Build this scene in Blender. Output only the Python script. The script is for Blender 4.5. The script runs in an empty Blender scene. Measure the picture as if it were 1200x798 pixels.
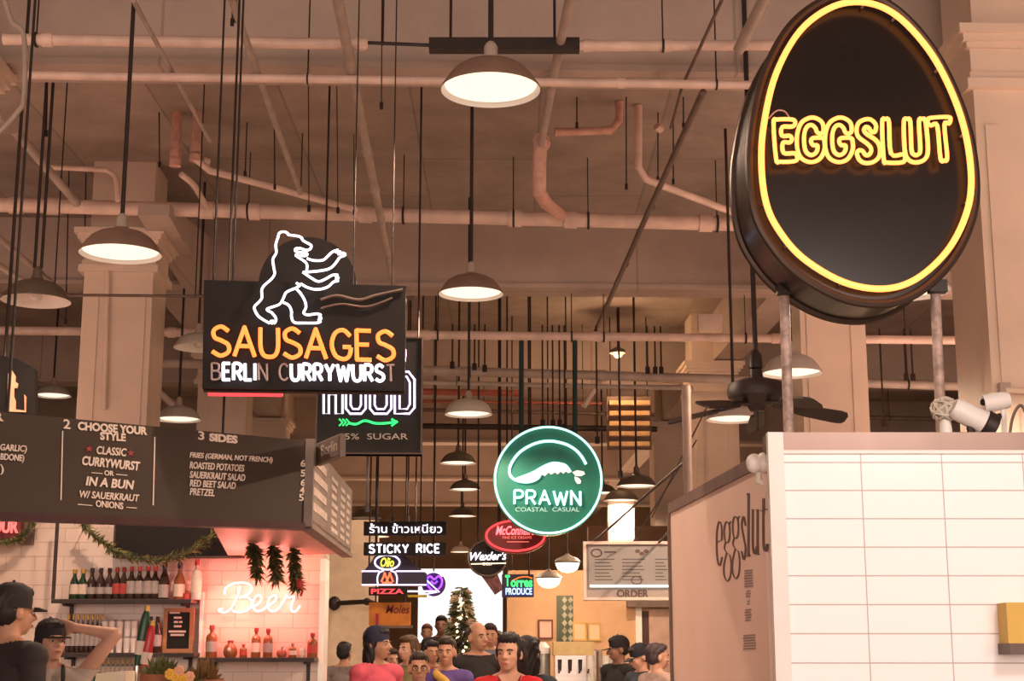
import bpy, math, random
from mathutils import Vector as V, Matrix
RND = random.Random(11)
PI = math.pi
sc = bpy.context.scene
COL = sc.collection

# ---------------------------------------------------------------- camera, world, big lights, exposure
FPX = 1800.0
TH = math.atan(0.2061)
EYE = V((0, 0, 1.6))
cam_d = bpy.data.cameras.new('camera'); cam = bpy.data.objects.new('camera', cam_d); COL.objects.link(cam)
cam.location = EYE; cam.rotation_euler = (PI / 2 + TH, 0, 0)
cam_d.sensor_width = 36; cam_d.lens = 36 * FPX / 1200; cam_d.clip_start = .05; cam_d.clip_end = 300
sc.camera = cam
w = bpy.data.worlds.new('street daylight'); sc.world = w; w.use_nodes = True
WORLD_COL, WORLD_STR = (1.0, .81, .69, 1), .88
bg = w.node_tree.nodes['Background']; bg.inputs[0].default_value = WORLD_COL; bg.inputs[1].default_value = WORLD_STR
# the sky over the far street is brighter than over the near one
_nt = w.node_tree; _tc = _nt.nodes.new('ShaderNodeTexCoord'); _sx = _nt.nodes.new('ShaderNodeSeparateXYZ'); _mr = _nt.nodes.new('ShaderNodeMapRange'); _mc = _nt.nodes.new('ShaderNodeMix'); _mc.data_type = 'RGBA'
_nt.links.new(_tc.outputs['Generated'], _sx.inputs[0]); _nt.links.new(_sx.outputs['Y'], _mr.inputs[0]); _mr.inputs[1].default_value = .7; _mr.inputs[2].default_value = .97
_mc.inputs[6].default_value = WORLD_COL; _mc.inputs[7].default_value = (1.5, 1.42, 1.36, 1); _nt.links.new(_mr.outputs[0], _mc.inputs[0]); _nt.links.new(_mc.outputs[2], bg.inputs[0])
sc.view_settings.view_transform = 'Standard'; sc.view_settings.look = 'None'
sc.view_settings.gamma = 1; sc.view_settings.use_curve_mapping = False
sc.view_settings.exposure = 0.25
LAMP_COL = (1, .71, .50)
LAMP_W = 155
def area(name, loc, rot, sx, sy, watts, col):
    d = bpy.data.lights.new(name, 'AREA'); d.shape = 'RECTANGLE'; d.size = sx; d.size_y = sy; d.energy = watts; d.color = col
    o = bpy.data.objects.new(name, d); o.location = loc; o.rotation_euler = rot; COL.objects.link(o); return o
# daylight from the street front behind the camera, and unseen upward fills added to brighten the ceiling
area('street_front_daylight', (0, -7.5, 3.2), (PI / 2 + .12, 0, 0), 16, 5, 800, (1, .72, .58))
area('ceiling_fill', (-5.5, 10, 3.0), (PI, 0, 0), 3, 9, 120, (1, .58, .42))
area('ceiling_fill', (5.5, 12, 3.0), (PI, 0, 0), 3, 12, 330, (1, .60, .44))
area('ceiling_fill', (0, 36, 3.6), (PI, 0, 0), 8, 16, 380, (1, .58, .34))
sp = bpy.data.lights.new('tile_fill_spot', 'SPOT'); sp.energy = 165; sp.color = (1, .87, .84); sp.spot_size = 1.15; sp.spot_blend = .5; sp.shadow_soft_size = .25  # unseen spot added above the view to whiten the tiled front
so = bpy.data.objects.new('tile_fill_spot', sp); COL.objects.link(so); so.location = (2.1, 2.2, 3.3); so.rotation_euler = (V((1.9, 5.4, 1.75)) - V((2.1, 2.2, 3.3))).to_track_quat('-Z', 'Y').to_euler()

def ray(px, py):
    u = (px - 600) / FPX; v = (399 - py) / FPX
    return V((u, math.cos(TH) - v * math.sin(TH), math.sin(TH) + v * math.cos(TH)))
def P(px, py, Y):
    d = ray(px, py); return EYE + d * (Y / d.y)
def PH(px, py, H):
    d = ray(px, py); return EYE + d * (H / d.z)

# ---------------------------------------------------------------- materials
MATS = {}
def _mat(name):
    m = bpy.data.materials.new(name); m.use_nodes = True; nt = m.node_tree
    return m, nt, nt.nodes['Principled BSDF']
def mat(name, col, rough=.6, metal=0, var=.12, scale=8, bump=0, spec=.4, trans=0, alpha=1, stretch=(1, 1, 1)):
    if name in MATS: return MATS[name]
    m, nt, b = _mat(name)
    c4 = tuple(col) + (1,)
    b.inputs['Roughness'].default_value = rough; b.inputs['Metallic'].default_value = metal
    b.inputs['Specular IOR Level'].default_value = spec
    b.inputs['Transmission Weight'].default_value = trans
    tc = nt.nodes.new('ShaderNodeTexCoord'); mp = nt.nodes.new('ShaderNodeMapping'); mp.inputs['Scale'].default_value = stretch
    nt.links.new(tc.outputs['Object'], mp.inputs['Vector'])
    n = nt.nodes.new('ShaderNodeTexNoise'); n.inputs['Scale'].default_value = scale; n.inputs['Detail'].default_value = 5
    nt.links.new(mp.outputs[0], n.inputs['Vector'])
    r = nt.nodes.new('ShaderNodeValToRGB')
    r.color_ramp.elements[0].position = .3; r.color_ramp.elements[1].position = .7
    r.color_ramp.elements[0].color = tuple(max(0, x * (1 - var)) for x in col) + (1,)
    r.color_ramp.elements[1].color = tuple(min(1, x * (1 + var)) for x in col) + (1,)
    nt.links.new(n.outputs['Fac'], r.inputs[0]); nt.links.new(r.outputs[0], b.inputs['Base Color'])
    if bump:
        bp = nt.nodes.new('ShaderNodeBump'); bp.inputs['Strength'].default_value = bump; bp.inputs['Distance'].default_value = .02
        nt.links.new(n.outputs['Fac'], bp.inputs['Height']); nt.links.new(bp.outputs[0], b.inputs['Normal'])
    MATS[name] = m; return m
def glow(name, col, strength):
    if name in MATS: return MATS[name]
    m, nt, b = _mat(name)
    b.inputs['Base Color'].default_value = tuple(min(1, x * .6) for x in col) + (1,)
    b.inputs['Emission Color'].default_value = tuple(col) + (1,); b.inputs['Emission Strength'].default_value = strength
    b.inputs['Roughness'].default_value = .3
    MATS[name] = m; return m
def brick(name, c1, c2, mortar, bw, bh, msize, offset, rough=.25, axis='XZ', bump=.4, shift=(0, 0), noise=0):
    if name in MATS: return MATS[name]
    m, nt, b = _mat(name)
    tc = nt.nodes.new('ShaderNodeTexCoord'); sp = nt.nodes.new('ShaderNodeSeparateXYZ'); cb = nt.nodes.new('ShaderNodeCombineXYZ')
    nt.links.new(tc.outputs['Object'], sp.inputs[0])
    for i, a in enumerate(axis):
        ad = nt.nodes.new('ShaderNodeMath'); ad.operation = 'ADD'; ad.inputs[1].default_value = shift[i] + 40
        nt.links.new(sp.outputs[a], ad.inputs[0]); nt.links.new(ad.outputs[0], cb.inputs[i])
    br = nt.nodes.new('ShaderNodeTexBrick'); br.offset = offset; br.inputs['Scale'].default_value = 1
    br.inputs['Color1'].default_value = tuple(c1) + (1,); br.inputs['Color2'].default_value = tuple(c2) + (1,); br.inputs['Mortar'].default_value = tuple(mortar) + (1,)
    br.inputs['Brick Width'].default_value = bw; br.inputs['Row Height'].default_value = bh; br.inputs['Mortar Size'].default_value = msize; br.inputs['Mortar Smooth'].default_value = .2
    nt.links.new(cb.outputs[0], br.inputs['Vector'])
    out = br.outputs['Color']
    if noise:
        n = nt.nodes.new('ShaderNodeTexNoise'); n.inputs['Scale'].default_value = 1.6; n.inputs['Detail'].default_value = 8; n.inputs['Roughness'].default_value = .65
        nt.links.new(tc.outputs['Object'], n.inputs['Vector'])
        mr = nt.nodes.new('ShaderNodeMapRange'); mr.inputs[1].default_value = .3; mr.inputs[2].default_value = .7; mr.inputs[3].default_value = 1 - noise; mr.inputs[4].default_value = 1 + noise * .5
        nt.links.new(n.outputs['Fac'], mr.inputs[0])
        mx = nt.nodes.new('ShaderNodeVectorMath'); mx.operation = 'SCALE'
        nt.links.new(out, mx.inputs[0]); nt.links.new(mr.outputs[0], mx.inputs['Scale']); out = mx.outputs[0]
    nt.links.new(out, b.inputs['Base Color']); b.inputs['Roughness'].default_value = rough
    bp = nt.nodes.new('ShaderNodeBump'); bp.inputs['Strength'].default_value = bump; bp.inputs['Distance'].default_value = .004; bp.invert = True
    nt.links.new(br.outputs['Fac'], bp.inputs['Height']); nt.links.new(bp.outputs[0], b.inputs['Normal'])
    MATS[name] = m; return m

# ---------------------------------------------------------------- mesh builder
WM = {}
def cr(pts, k=6, closed=False):
    n = len(pts); out = []
    P_ = [V(p) for p in pts]
    rng = range(n if closed else n - 1)
    for i in rng:
        if closed: a, b, c, d = P_[(i - 1) % n], P_[i], P_[(i + 1) % n], P_[(i + 2) % n]
        else: a, b, c, d = P_[max(i - 1, 0)], P_[i], P_[i + 1], P_[min(i + 2, n - 1)]
        for j in range(k):
            t = j / k
            out.append(.5 * (2 * b + (c - a) * t + (2 * a - 5 * b + 4 * c - d) * t * t + (3 * b - a - 3 * c + d) * t ** 3))
    if not closed: out.append(P_[-1])
    return out
class MB:
    def __init__(s): s.v = []; s.f = []; s.mi = []; s.cur = 0
    def add(s, vs, fs):
        o = len(s.v); s.v += [V(p) for p in vs]
        for f in fs: s.f.append([i + o for i in f]); s.mi.append(s.cur)
        return s
    def box(s, c, size, rot=None):
        c = V(c); h = V(size) / 2; vs = []
        for x in (-1, 1):
            for y in (-1, 1):
                for z in (-1, 1):
                    p = V((x * h.x, y * h.y, z * h.z)); vs.append(c + (rot @ p if rot else p))
        return s.add(vs, [(0, 1, 3, 2), (4, 6, 7, 5), (0, 4, 5, 1), (2, 3, 7, 6), (0, 2, 6, 4), (1, 5, 7, 3)])
    def bbox(s, lo, hi): return s.box([(a + b) / 2 for a, b in zip(lo, hi)], [b - a for a, b in zip(lo, hi)])
    def hexa(s, q0, q1):      # two matching quads
        return s.add(list(q0) + list(q1), [(3, 2, 1, 0), (4, 5, 6, 7)] + [(i, (i + 1) % 4, 4 + (i + 1) % 4, 4 + i) for i in range(4)])
    def tube(s, pts, r, n=8, closed=False, caps=True):
        pts = [V(p) for p in pts]; m = len(pts)
        q = [pts[0]]
        for p in pts[1:]:
            if (p - q[-1]).length > 1e-6: q.append(p)
        pts = q; m = len(pts)
        if m < 2: return s
        rs = r if isinstance(r, (list, tuple)) else [r] * m
        vs = []; up = None
        for i in range(m):
            if closed: t = pts[(i + 1) % m] - pts[i - 1]
            else: t = pts[min(i + 1, m - 1)] - pts[max(i - 1, 0)]
            if t.length < 1e-9: t = pts[min(i + 1, m - 1)] - pts[i]
            t.normalize()
            if up is None:
                up = V((0, 0, 1)) if abs(t.z) < .9 else V((1, 0, 0))
            a = t.cross(up)
            if a.length < 1e-5: a = t.orthogonal()
            a.normalize(); up = a.cross(t).normalized()
            for k in range(n):
                an = 2 * PI * k / n; vs.append(pts[i] + (a * math.cos(an) + up * math.sin(an)) * rs[i])
        fs = []
        for i in range(m if closed else m - 1):
            for k in range(n):
                j = (i + 1) % m; l = (k + 1) % n
                fs.append((i * n + k, j * n + k, j * n + l, i * n + l))
        if caps and not closed: fs += [tuple(range(n)), tuple(reversed(range((m - 1) * n, m * n)))]
        return s.add(vs, fs)
    def lathe(s, prof, o=(0, 0, 0), n=24, M=None, close=False):
        o = V(o); vs = []; fs = []
        for r, z in prof:
            for k in range(n):
                p = V((r * math.cos(2 * PI * k / n), r * math.sin(2 * PI * k / n), z)); vs.append(o + (M @ p if M else p))
        for i in range(len(prof) - 1):
            for k in range(n):
                l = (k + 1) % n; fs.append((i * n + k, i * n + l, (i + 1) * n + l, (i + 1) * n + k))
        if close: fs += [tuple(reversed(range(n))), tuple(range((len(prof) - 1) * n, len(prof) * n))]
        return s.add(vs, fs)
    def ball(s, c, r, n=12, rot=None):
        r = V((r, r, r)) if not hasattr(r, '__len__') else V(r); c = V(c); vs = []; fs = []; m = max(4, n // 2)
        for i in range(m + 1):
            a = PI * i / m
            for k in range(n):
                b = 2 * PI * k / n; p = V((r.x * math.sin(a) * math.cos(b), r.y * math.sin(a) * math.sin(b), -r.z * math.cos(a)))
                vs.append(c + (rot @ p if rot else p))
        for i in range(m):
            for k in range(n):
                l = (k + 1) % n; fs.append((i * n + k, i * n + l, (i + 1) * n + l, (i + 1) * n + k))
        return s.add(vs, fs)
    def prism(s, front, back):
        n = len(front); s.add(list(front) + list(back), [tuple(range(n)), tuple(reversed(range(n, 2 * n)))] + [(i, n + i, n + (i + 1) % n, (i + 1) % n) for i in range(n)])
        return s
    def blade(s, a, b, wd, up=None):      # a small leaf: folded diamond with thickness given by its fold
        a, b = V(a), V(b); d = b - a; o = d.orthogonal().normalized() if up is None else d.cross(V(up)).normalized()
        n = d.cross(o).normalized() * wd * .35; m = a + d * .45
        return s.add([a, m + o * wd, b, m - o * wd, m + n], [(0, 1, 4), (1, 2, 4), (2, 3, 4), (3, 0, 4), (0, 3, 2, 1)])
    def build(s, name, mats, parent=None, flat=False, ang=.7):
        me = bpy.data.meshes.new(name); 
        M = WM.get(parent, Matrix.Identity(4)) if parent else None
        if M is None:
            xs = [p.x for p in s.v]; ys = [p.y for p in s.v]; zs = [p.z for p in s.v]
            loc = V(((min(xs) + max(xs)) / 2, (min(ys) + max(ys)) / 2, min(zs))); M = Matrix.Translation(loc)
        Mi = M.inverted()
        me.from_pydata([Mi @ p for p in s.v], [], s.f)
        for m in (mats if isinstance(mats, (list, tuple)) else [mats]): me.materials.append(m)
        me.polygons.foreach_set('material_index', s.mi)
        if not flat:
            me.polygons.foreach_set('use_smooth', [True] * len(s.f)); me.set_sharp_from_angle(angle=ang)
        me.update()
        o = bpy.data.objects.new(name, me); COL.objects.link(o)
        if parent: o.parent = parent; WM[o] = WM[parent]
        else: o.location = M.translation; WM[o] = M
        return o
def tag(o, label=None, cat=None, group=None, kind=None):
    if label: o['label'] = label
    if cat: o['category'] = cat
    if group: o['group'] = group
    if kind: o['kind'] = kind
    return o
def thing(name, label, cat, loc=(0, 0, 0), rotz=0, group=None, scale=1):
    o = bpy.data.objects.new(name, None); COL.objects.link(o); o.empty_display_size = .1
    o.location = loc; o.rotation_euler = (0, 0, rotz); o.scale = (scale,) * 3
    WM[o] = Matrix.Translation(V(loc)) @ Matrix.Rotation(rotz, 4, 'Z') @ Matrix.Scale(scale, 4)
    return tag(o, label, cat, group)
def struct(name, mb, m, parent=None, **k):
    o = mb.build(name, m, parent, **k)
    if not parent: o['kind'] = 'structure'
    return o
def dup(root, loc, rotz=None, label=None, group=None, scale=None):
    r = root.copy(); COL.objects.link(r); r.location = loc
    if rotz is not None: r.rotation_euler = (0, 0, rotz)
    if scale: r.scale = (scale,) * 3
    WM[r] = Matrix.Translation(V(loc)) @ Matrix.Rotation(r.rotation_euler.z, 4, 'Z') @ Matrix.Scale(r.scale[0], 4)
    if label: r['label'] = label
    if group: r['group'] = group
    for ch in list(root.children):
        c = ch.copy(); COL.objects.link(c); c.parent = r; WM[c] = WM[r]
        for g in list(ch.children):
            d = g.copy(); COL.objects.link(d); d.parent = c; WM[d] = WM[r]
    return r

# ---------------------------------------------------------------- a vertical working plane in the place
class Plane:
    def __init__(s, px, py, Y, yaw=0):
        s.O = P(px, py, Y); s.yaw = yaw
        s.r = V((math.cos(yaw), math.sin(yaw), 0)); s.u = V((0, 0, 1)); s.n = s.r.cross(s.u)
    def ab(s, px, py):
        d = ray(px, py); t = (s.O - EYE).dot(s.n) / d.dot(s.n); p = EYE + d * t - s.O
        return p.dot(s.r), p.dot(s.u)
    def w(s, a, b, out=0): return s.O + s.r * a + s.u * b + s.n * out
    def pp(s, px, py, out=0):
        a, b = s.ab(px, py); return s.w(a, b, out)
    def rect(s, mb, x0, y0, x1, y1, o0, o1):
        a0, b0 = s.ab(x0, y1); a1, b1 = s.ab(x1, y0)
        return s.abox(mb, a0, b0, a1, b1, o0, o1)
    def abox(s, mb, a0, b0, a1, b1, o0, o1):
        q = [(a0, b0), (a1, b0), (a1, b1), (a0, b1)]
        return mb.hexa([s.w(a, b, o0) for a, b in q], [s.w(a, b, o1) for a, b in q])
    def poly(s, mb, pts, o0, o1, px=True):
        q = [s.ab(*p) for p in pts] if px else pts
        ar = sum(q[i][0] * q[(i + 1) % len(q)][1] - q[(i + 1) % len(q)][0] * q[i][1] for i in range(len(q)))
        if ar < 0: q = q[::-1]
        return mb.prism([s.w(a, b, o1) for a, b in q], [s.w(a, b, o0) for a, b in q])
    def frame(s, mb, x0, y0, x1, y1, t, o0, o1):
        a0, b0 = s.ab(x0, y1); a1, b1 = s.ab(x1, y0)
        for q in ((a0, b0, a1, b0 + t), (a0, b1 - t, a1, b1), (a0, b0 + t, a0 + t, b1 - t), (a1 - t, b0 + t, a1, b1 - t)): s.abox(mb, *q, o0, o1)
        return mb
    def ell(s, cx, cy, rx, ry, n=48, px=True, a0=0, a1=2 * PI):
        out = []
        for k in range(n):
            t = a0 + (a1 - a0) * k / (n if abs(a1 - a0 - 2 * PI) < 1e-6 else n - 1)
            out.append((cx + rx * math.cos(t), cy - ry * math.sin(t)))
        return out
    def neon(s, mb, pts, r, out, smooth=True, closed=False, k=5):
        q = [s.pp(x, y, out) for x, y in pts]
        if smooth: q = cr(q, k, closed)
        return mb.tube(q, r, 8, closed)

# ---------------------------------------------------------------- lettering
FC = {}
def font_mesh(body, outline=0, bold=0, shear=0, extr=.02):
    key = (body, outline, bold, shear, extr)
    if key in FC: return FC[key]
    c = bpy.data.curves.new('lettering', 'FONT'); c.body = body; c.shear = shear; c.resolution_u = 4
    if outline: c.fill_mode = 'NONE'; c.bevel_depth = outline; c.bevel_resolution = 1; c.extrude = 0
    else: c.extrude = extr; c.offset = bold
    o = bpy.data.objects.new('lettering', c); COL.objects.link(o); bpy.context.view_layer.update()
    dg = bpy.context.evaluated_depsgraph_get(); me = bpy.data.meshes.new_from_object(o.evaluated_get(dg), depsgraph=dg)
    vs = [v.co.copy() for v in me.vertices]; fs = [tuple(p.vertices) for p in me.polygons]
    bpy.data.objects.remove(o); bpy.data.curves.remove(c); bpy.data.meshes.remove(me)
    x0 = min(v.x for v in vs); x1 = max(v.x for v in vs); y0 = min(v.y for v in vs); y1 = max(v.y for v in vs)
    FC[key] = (vs, fs, x0, y0, x1 - x0, y1 - y0); return FC[key]
def letter(mb, pl, body, q, out, thick=.006, **k):
    """fit the words into the parallelogram with lower left, lower right and upper left corners q (pixels)"""
    vs, fs, x0, y0, wd, ht = font_mesh(body, **k)
    A = pl.ab(*q[0]); B = pl.ab(*q[1]); C = pl.ab(*q[2])
    zmax = max(abs(v.z) for v in vs) or 1
    return mb.add([pl.w(A[0] + (B[0] - A[0]) * (v.x - x0) / wd + (C[0] - A[0]) * (v.y - y0) / ht,
                        A[1] + (B[1] - A[1]) * (v.x - x0) / wd + (C[1] - A[1]) * (v.y - y0) / ht, out + v.z / zmax * thick) for v in vs], fs)
def words(mb, pl, body, x0, y0, x1, y1, out, slope=0, **k):
    return letter(mb, pl, body, [(x0, y1), (x1, y1 + slope), (x0, y0)], out, **k)
GL = {
 'A': (.7, ['l 0 0 .35 1 .7 0', 'l .13 .35 .57 .35']), 'B': (.6, ['l 0 0 0 1', 's 0 1 .35 1 .52 .88 .5 .62 .3 .53 0 .53', 's 0 .53 .35 .53 .6 .4 .57 .12 .35 0 0 0']),
 'C': (.62, ['s .62 .82 .4 1 .12 .88 0 .5 .12 .12 .4 0 .62 .18']), 'D': (.62, ['l 0 0 0 1', 's 0 1 .3 1 .58 .82 .62 .5 .58 .18 .3 0 0 0']),
 'E': (.5, ['l .5 1 0 1 0 0 .5 0', 'l 0 .52 .42 .52']), 'G': (.66, ['s .64 .8 .4 1 .12 .88 0 .5 .12 .12 .4 0 .6 .12 .66 .4', 'l .66 .42 .38 .42']),
 'I': (.02, ['l 0 0 0 1']), 'K': (.58, ['l 0 0 0 1', 'l .55 1 0 .42', 'l .18 .6 .58 0']), 'L': (.48, ['l 0 1 0 0 .48 0']), 'N': (.6, ['l 0 0 0 1 .6 0 .6 1']),
 'O': (.74, ['c .37 1 .1 .85 0 .5 .1 .15 .37 0 .64 .15 .74 .5 .64 .85']), 'P': (.54, ['l 0 0 0 1', 's 0 1 .35 1 .54 .87 .52 .6 .32 .48 0 .48']),
 'R': (.58, ['l 0 0 0 1', 's 0 1 .35 1 .54 .87 .52 .6 .32 .48 0 .48', 'l .28 .48 .58 0']), 'S': (.55, ['s .55 .85 .3 1 .05 .86 .08 .62 .3 .52 .54 .38 .55 .14 .28 0 0 .14']),
 'T': (.6, ['l 0 1 .6 1', 'l .3 1 .3 0']), 'U': (.6, ['s 0 1 0 .35 .1 .07 .3 0 .5 .07 .6 .35 .6 1']), 'W': (.9, ['l 0 1 .22 0 .45 .85 .68 0 .9 1']),
 'Y': (.62, ['l 0 1 .31 .48 .62 1', 'l .31 .48 .31 0']), 'Z': (.56, ['l 0 1 .56 1 0 0 .56 0']), 'H': (.6, ['l 0 0 0 1', 'l .6 0 .6 1', 'l 0 .52 .6 .52']), ' ': (.4, []),
}
def strokes(mb, pl, body, q, r, out, gap=.24, only=None):
    """single tube lettering fitted into the parallelogram q (lower left, lower right, upper left)"""
    tot = sum(GL[c][0] for c in body) + gap * (len(body) - 1)
    A = pl.ab(*q[0]); B = pl.ab(*q[1]); C = pl.ab(*q[2]); x = 0
    for i, c in enumerate(body):
        wd, st = GL[c]
        if only is None or i in only:
            for t in st:
                n = [float(z) for z in t[2:].split()]; pts = []
                for j in range(0, len(n), 2):
                    fx = (x + n[j]) / tot; fy = n[j + 1]
                    pts.append(pl.w(A[0] + (B[0] - A[0]) * fx + (C[0] - A[0]) * fy, A[1] + (B[1] - A[1]) * fx + (C[1] - A[1]) * fy, out))
                if t[0] == 's': mb.tube(cr(pts, 4), r, 8)
                elif t[0] == 'c': mb.tube(cr(pts, 4, True), r, 8, True)
                else: [mb.tube([a_, b_], r, 8) for a_, b_ in zip(pts, pts[1:])]; [mb.ball(p, r, 8) for p in pts[1:-1]]
        x += wd + gap
    return mb

# ================================================================ the setting
H_CEIL = 4.9; ZC = 1.6 + H_CEIL; AX = -.0333          # building axis leans a little left of the view
M_ceil = brick('board marked concrete', (.29, .228, .19), (.35, .27, .225), (.24, .185, .155), 3.4, 1.15, .012, .37, rough=.75, axis='YX', bump=.35, noise=.3)
M_beam = brick('painted concrete beam', (.43, .335, .285), (.46, .355, .30), (.34, .26, .22), 4.2, 5, .012, .5, rough=.65, axis='XY', bump=.3, noise=.14)
M_floor = mat('sealed concrete floor', (.42, .36, .32), .45, var=.15, scale=1.5)
M_wall = mat('market plaster', (.24, .16, .12), .8, var=.15, scale=2)
M_wallfar = mat('ochre plaster', (.55, .36, .22), .8, var=.12, scale=2)
M_col = mat('cream painted column', (.68, .535, .43), .55, var=.08, scale=2, bump=.05)
M_pipe = mat('cream painted pipe', (.68, .50, .42), .4, var=.16, scale=5, bump=.05)
M_pipe2 = mat('grey painted pipe', (.40, .32, .27), .5, var=.15, scale=5)
M_insul = mat('salmon pipe wrap', (.62, .36, .29), .75, var=.16, scale=14, bump=.4)
M_rod = mat('dark steel', (.035, .024, .022), .5, metal=.3, var=.2)
M_rodm = mat('weathered steel', (.16, .11, .09), .55, metal=.3, var=.2)
M_blk = mat('black sheet metal', (.012, .009, .008), .55, var=.2, scale=4, spec=.2)
M_steel = mat('brushed steel', (.66, .60, .56), .28, metal=1, var=.1, scale=30, stretch=(.05, 1, 1))
M_white = mat('white enamel', (.82, .78, .73), .35, var=.03)

struct('floor', MB().bbox((-17, -8, -.2), (17, 75, 0)), M_floor)
struct('ceiling', MB().bbox((-17, -8, ZC), (17, 52, ZC + .3)), M_ceil)
struct('wall_left', MB().bbox((-16.3, -8, 0), (-16, 52, ZC)), M_wall)
struct('wall_right', MB().bbox((16, -8, 0), (16.3, 52, ZC)), M_wall)
# far wall with the bright street opening
YF = 50.0
xl, zt = P(490, 666, YF).x, P(490, 666, YF).z
xr = P(589, 666, YF).x
struct('wall_far', MB().bbox((-16, YF, 0), (xl, YF + .3, ZC)).bbox((xr, YF, 0), (16, YF + .3, ZC)).bbox((xl, YF, zt), (xr, YF + .3, ZC)), M_wallfar)
# cross beams
rotb = Matrix.Rotation(.0333, 3, 'Z')
for i, (Y, Hb, t) in enumerate([(10.6, 4.2, .34), (17, 4.12, .42), (23.2, 4.1, .42), (29.4, 4.05, .42), (35.6, 4.05, .42), (41.8, 4.05, .42)]):
    z0 = 1.6 + Hb
    mb = MB().box((AX * Y, Y + t / 2, (z0 + ZC) / 2), (31.5, t, ZC - z0), rotb).box((AX * Y, Y - .02, z0 + .02), (31.5, .05, .05), rotb)
    struct('beam', mb, M_beam)
# columns with moulded capitals
def column(px, Y, label=None, wd=.68):
    x = P(px, 600, Y).x; R = Matrix.Rotation(.0333, 3, 'Z'); c = lambda z, dx=0, dy=0: (x, Y + wd / 2, z)
    mb = MB(); zt = 1.6 + 4.16; zb = 1.6 + 3.74
    mb.box(c(zb / 2), (wd, wd, zb), R)
    for dx in (-.23, .23):
        mb.box(V((x, Y + wd / 2, zb / 2 - .1)) + R @ V((dx, -wd / 2, 0)), (.1, .03, zb - .3), R)
    for z, h, e in ((zb, .07, .1), (zb + .07, .05, .05), (zb + .12, .19, .02), (zb + .29, .04, .08), (zb + .33, .05, .14), (zb + .38, .06, .2)):
        mb.box(c(z + h / 2), (wd + e, wd + e, h), R)
    mb.box(c((zt + ZC) / 2), (wd - .06, wd - .06, ZC - zt), R)
    mb.box(c(.1), (wd + .1, wd + .1, .2), R)
    return struct('column', mb, M_col, flat=True)
for px, Y in ((123, 14.8), (254, 21.2), (308, 27.2), (1232, 9.8), (-142, 9.9), (984, 15.6), (840, 21.8), (789, 27.6)): column(px, Y)
# the lengthwise beams above the left and right column rows
for sx, px, Y in ((-1, 123, 14.8), (1, 984, 15.6)):
    x0 = P(px, 600, Y).x
    mb = MB().hexa([V((x0 - .2 + (17.2 - Y) * AX, 17.2, 1.6 + 4.2)), V((x0 + .2 + (17.2 - Y) * AX, 17.2, 1.6 + 4.2)), V((x0 + .2 + (17.2 - Y) * AX, 17.2, ZC)), V((x0 - .2 + (17.2 - Y) * AX, 17.2, ZC))],
                   [V((x0 - .2 + (48 - Y) * AX, 48, 1.6 + 4.2)), V((x0 + .2 + (48 - Y) * AX, 48, 1.6 + 4.2)), V((x0 + .2 + (48 - Y) * AX, 48, ZC)), V((x0 - .2 + (48 - Y) * AX, 48, ZC))])
    struct('beam', mb, M_beam)
# diagonal haunch brace beside the left column
q = [P(196, 250, 15.3), P(216, 250, 15.3)]
def slab_between(p0, p1, wd, ht):
    d = (p1 - p0).normalized(); s_ = d.cross(V((0, 0, 1))).normalized() * wd / 2; n = s_.cross(d).normalized() * ht / 2
    return [p0 - s_ - n, p0 + s_ - n, p0 + s_ + n, p0 - s_ + n], [p1 - s_ - n, p1 + s_ - n, p1 + s_ + n, p1 - s_ + n]
xa, xb = P(198, 255, 14.2).x, P(246, 332, 17).x
struct('beam', MB().hexa([V((xa - .3, 14.2, 5.75)), V((xa, 14.2, 5.75)), V((xa, 14.2, 5.86)), V((xa - .3, 14.2, 5.86))], [V((xb - .3, 17, 5.70)), V((xb, 17, 5.70)), V((xb, 17, 6.3)), V((xb - .3, 17, 6.3))]), M_beam)
# stall partitions deeper in the hall
struct('partition', MB().bbox((P(384, 700, 21.8).x, 21.8, 0), (P(441, 700, 21.8).x, 22.1, 3.5)), mat('pale stall panel', (.66, .52, .38), .7, var=.08))
Yr = 21.0
struct('partition', MB().bbox((P(594, 700, Yr).x, Yr, 0), (P(860, 700, Yr).x, Yr + .2, 2.75)), mat('amber stall wall', (.56, .35, .20), .7, var=.1, scale=3))
struct('partition', MB().bbox((-9, 24, 0), (P(425, 700, 24).x, 24.3, 3.4)), mat('brown stall wall', (.30, .19, .13), .7, var=.2, scale=2))
struct('partition', MB().bbox((P(690, 700, 24).x, 24, 0), (9, 24.3, 3.6)), mat('brown stall wall', (.30, .19, .13), .7, var=.2, scale=2))

# ================================================================ pipes, conduits and hangers under the ceiling
def hanger(mb_parent, p, top=None, r=.006, z_to=None, rp=.05):
    e = rp * 1.15
    z = z_to if z_to else ZC
    mb = MB().tube([p, V((p.x, p.y, z))], r, 6).tube([p + V((0, e * math.cos(k * PI / 6), e * math.sin(k * PI / 6) - rp * .4)) for k in range(12)], min(.012, rp * .25), 6, True)
    return mb.build('hanger_rod', M_rod, mb_parent)
def pipe(name, pts, r, m, label, cat='pipe', couplings=(), hangers=(), smooth=False, group=None, n=12, hz=None):
    pts = [V(p) for p in pts]; lo = min(p.z for p in pts)
    base = pts[0]
    t = thing(name, label, cat, base, group=group)
    MB().tube(cr(pts, 6) if smooth else pts, r, n).build('pipe_run', m, t)
    for k in couplings:
        a, b = pts[0], pts[-1]; p = a + (b - a) * k; d = (b - a).normalized() * r * .9
        MB().tube([p - d, p + d], r * 1.22, n).build('coupling', m, t)
    for k in hangers:
        a, b = pts[0], pts[-1]; hanger(t, a + (b - a) * k + V((0, 0, r * .4)), z_to=hz, rp=r)
    return t
def lerp_px(px, x0, x1): return (px - x0) / (x1 - x0)
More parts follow.
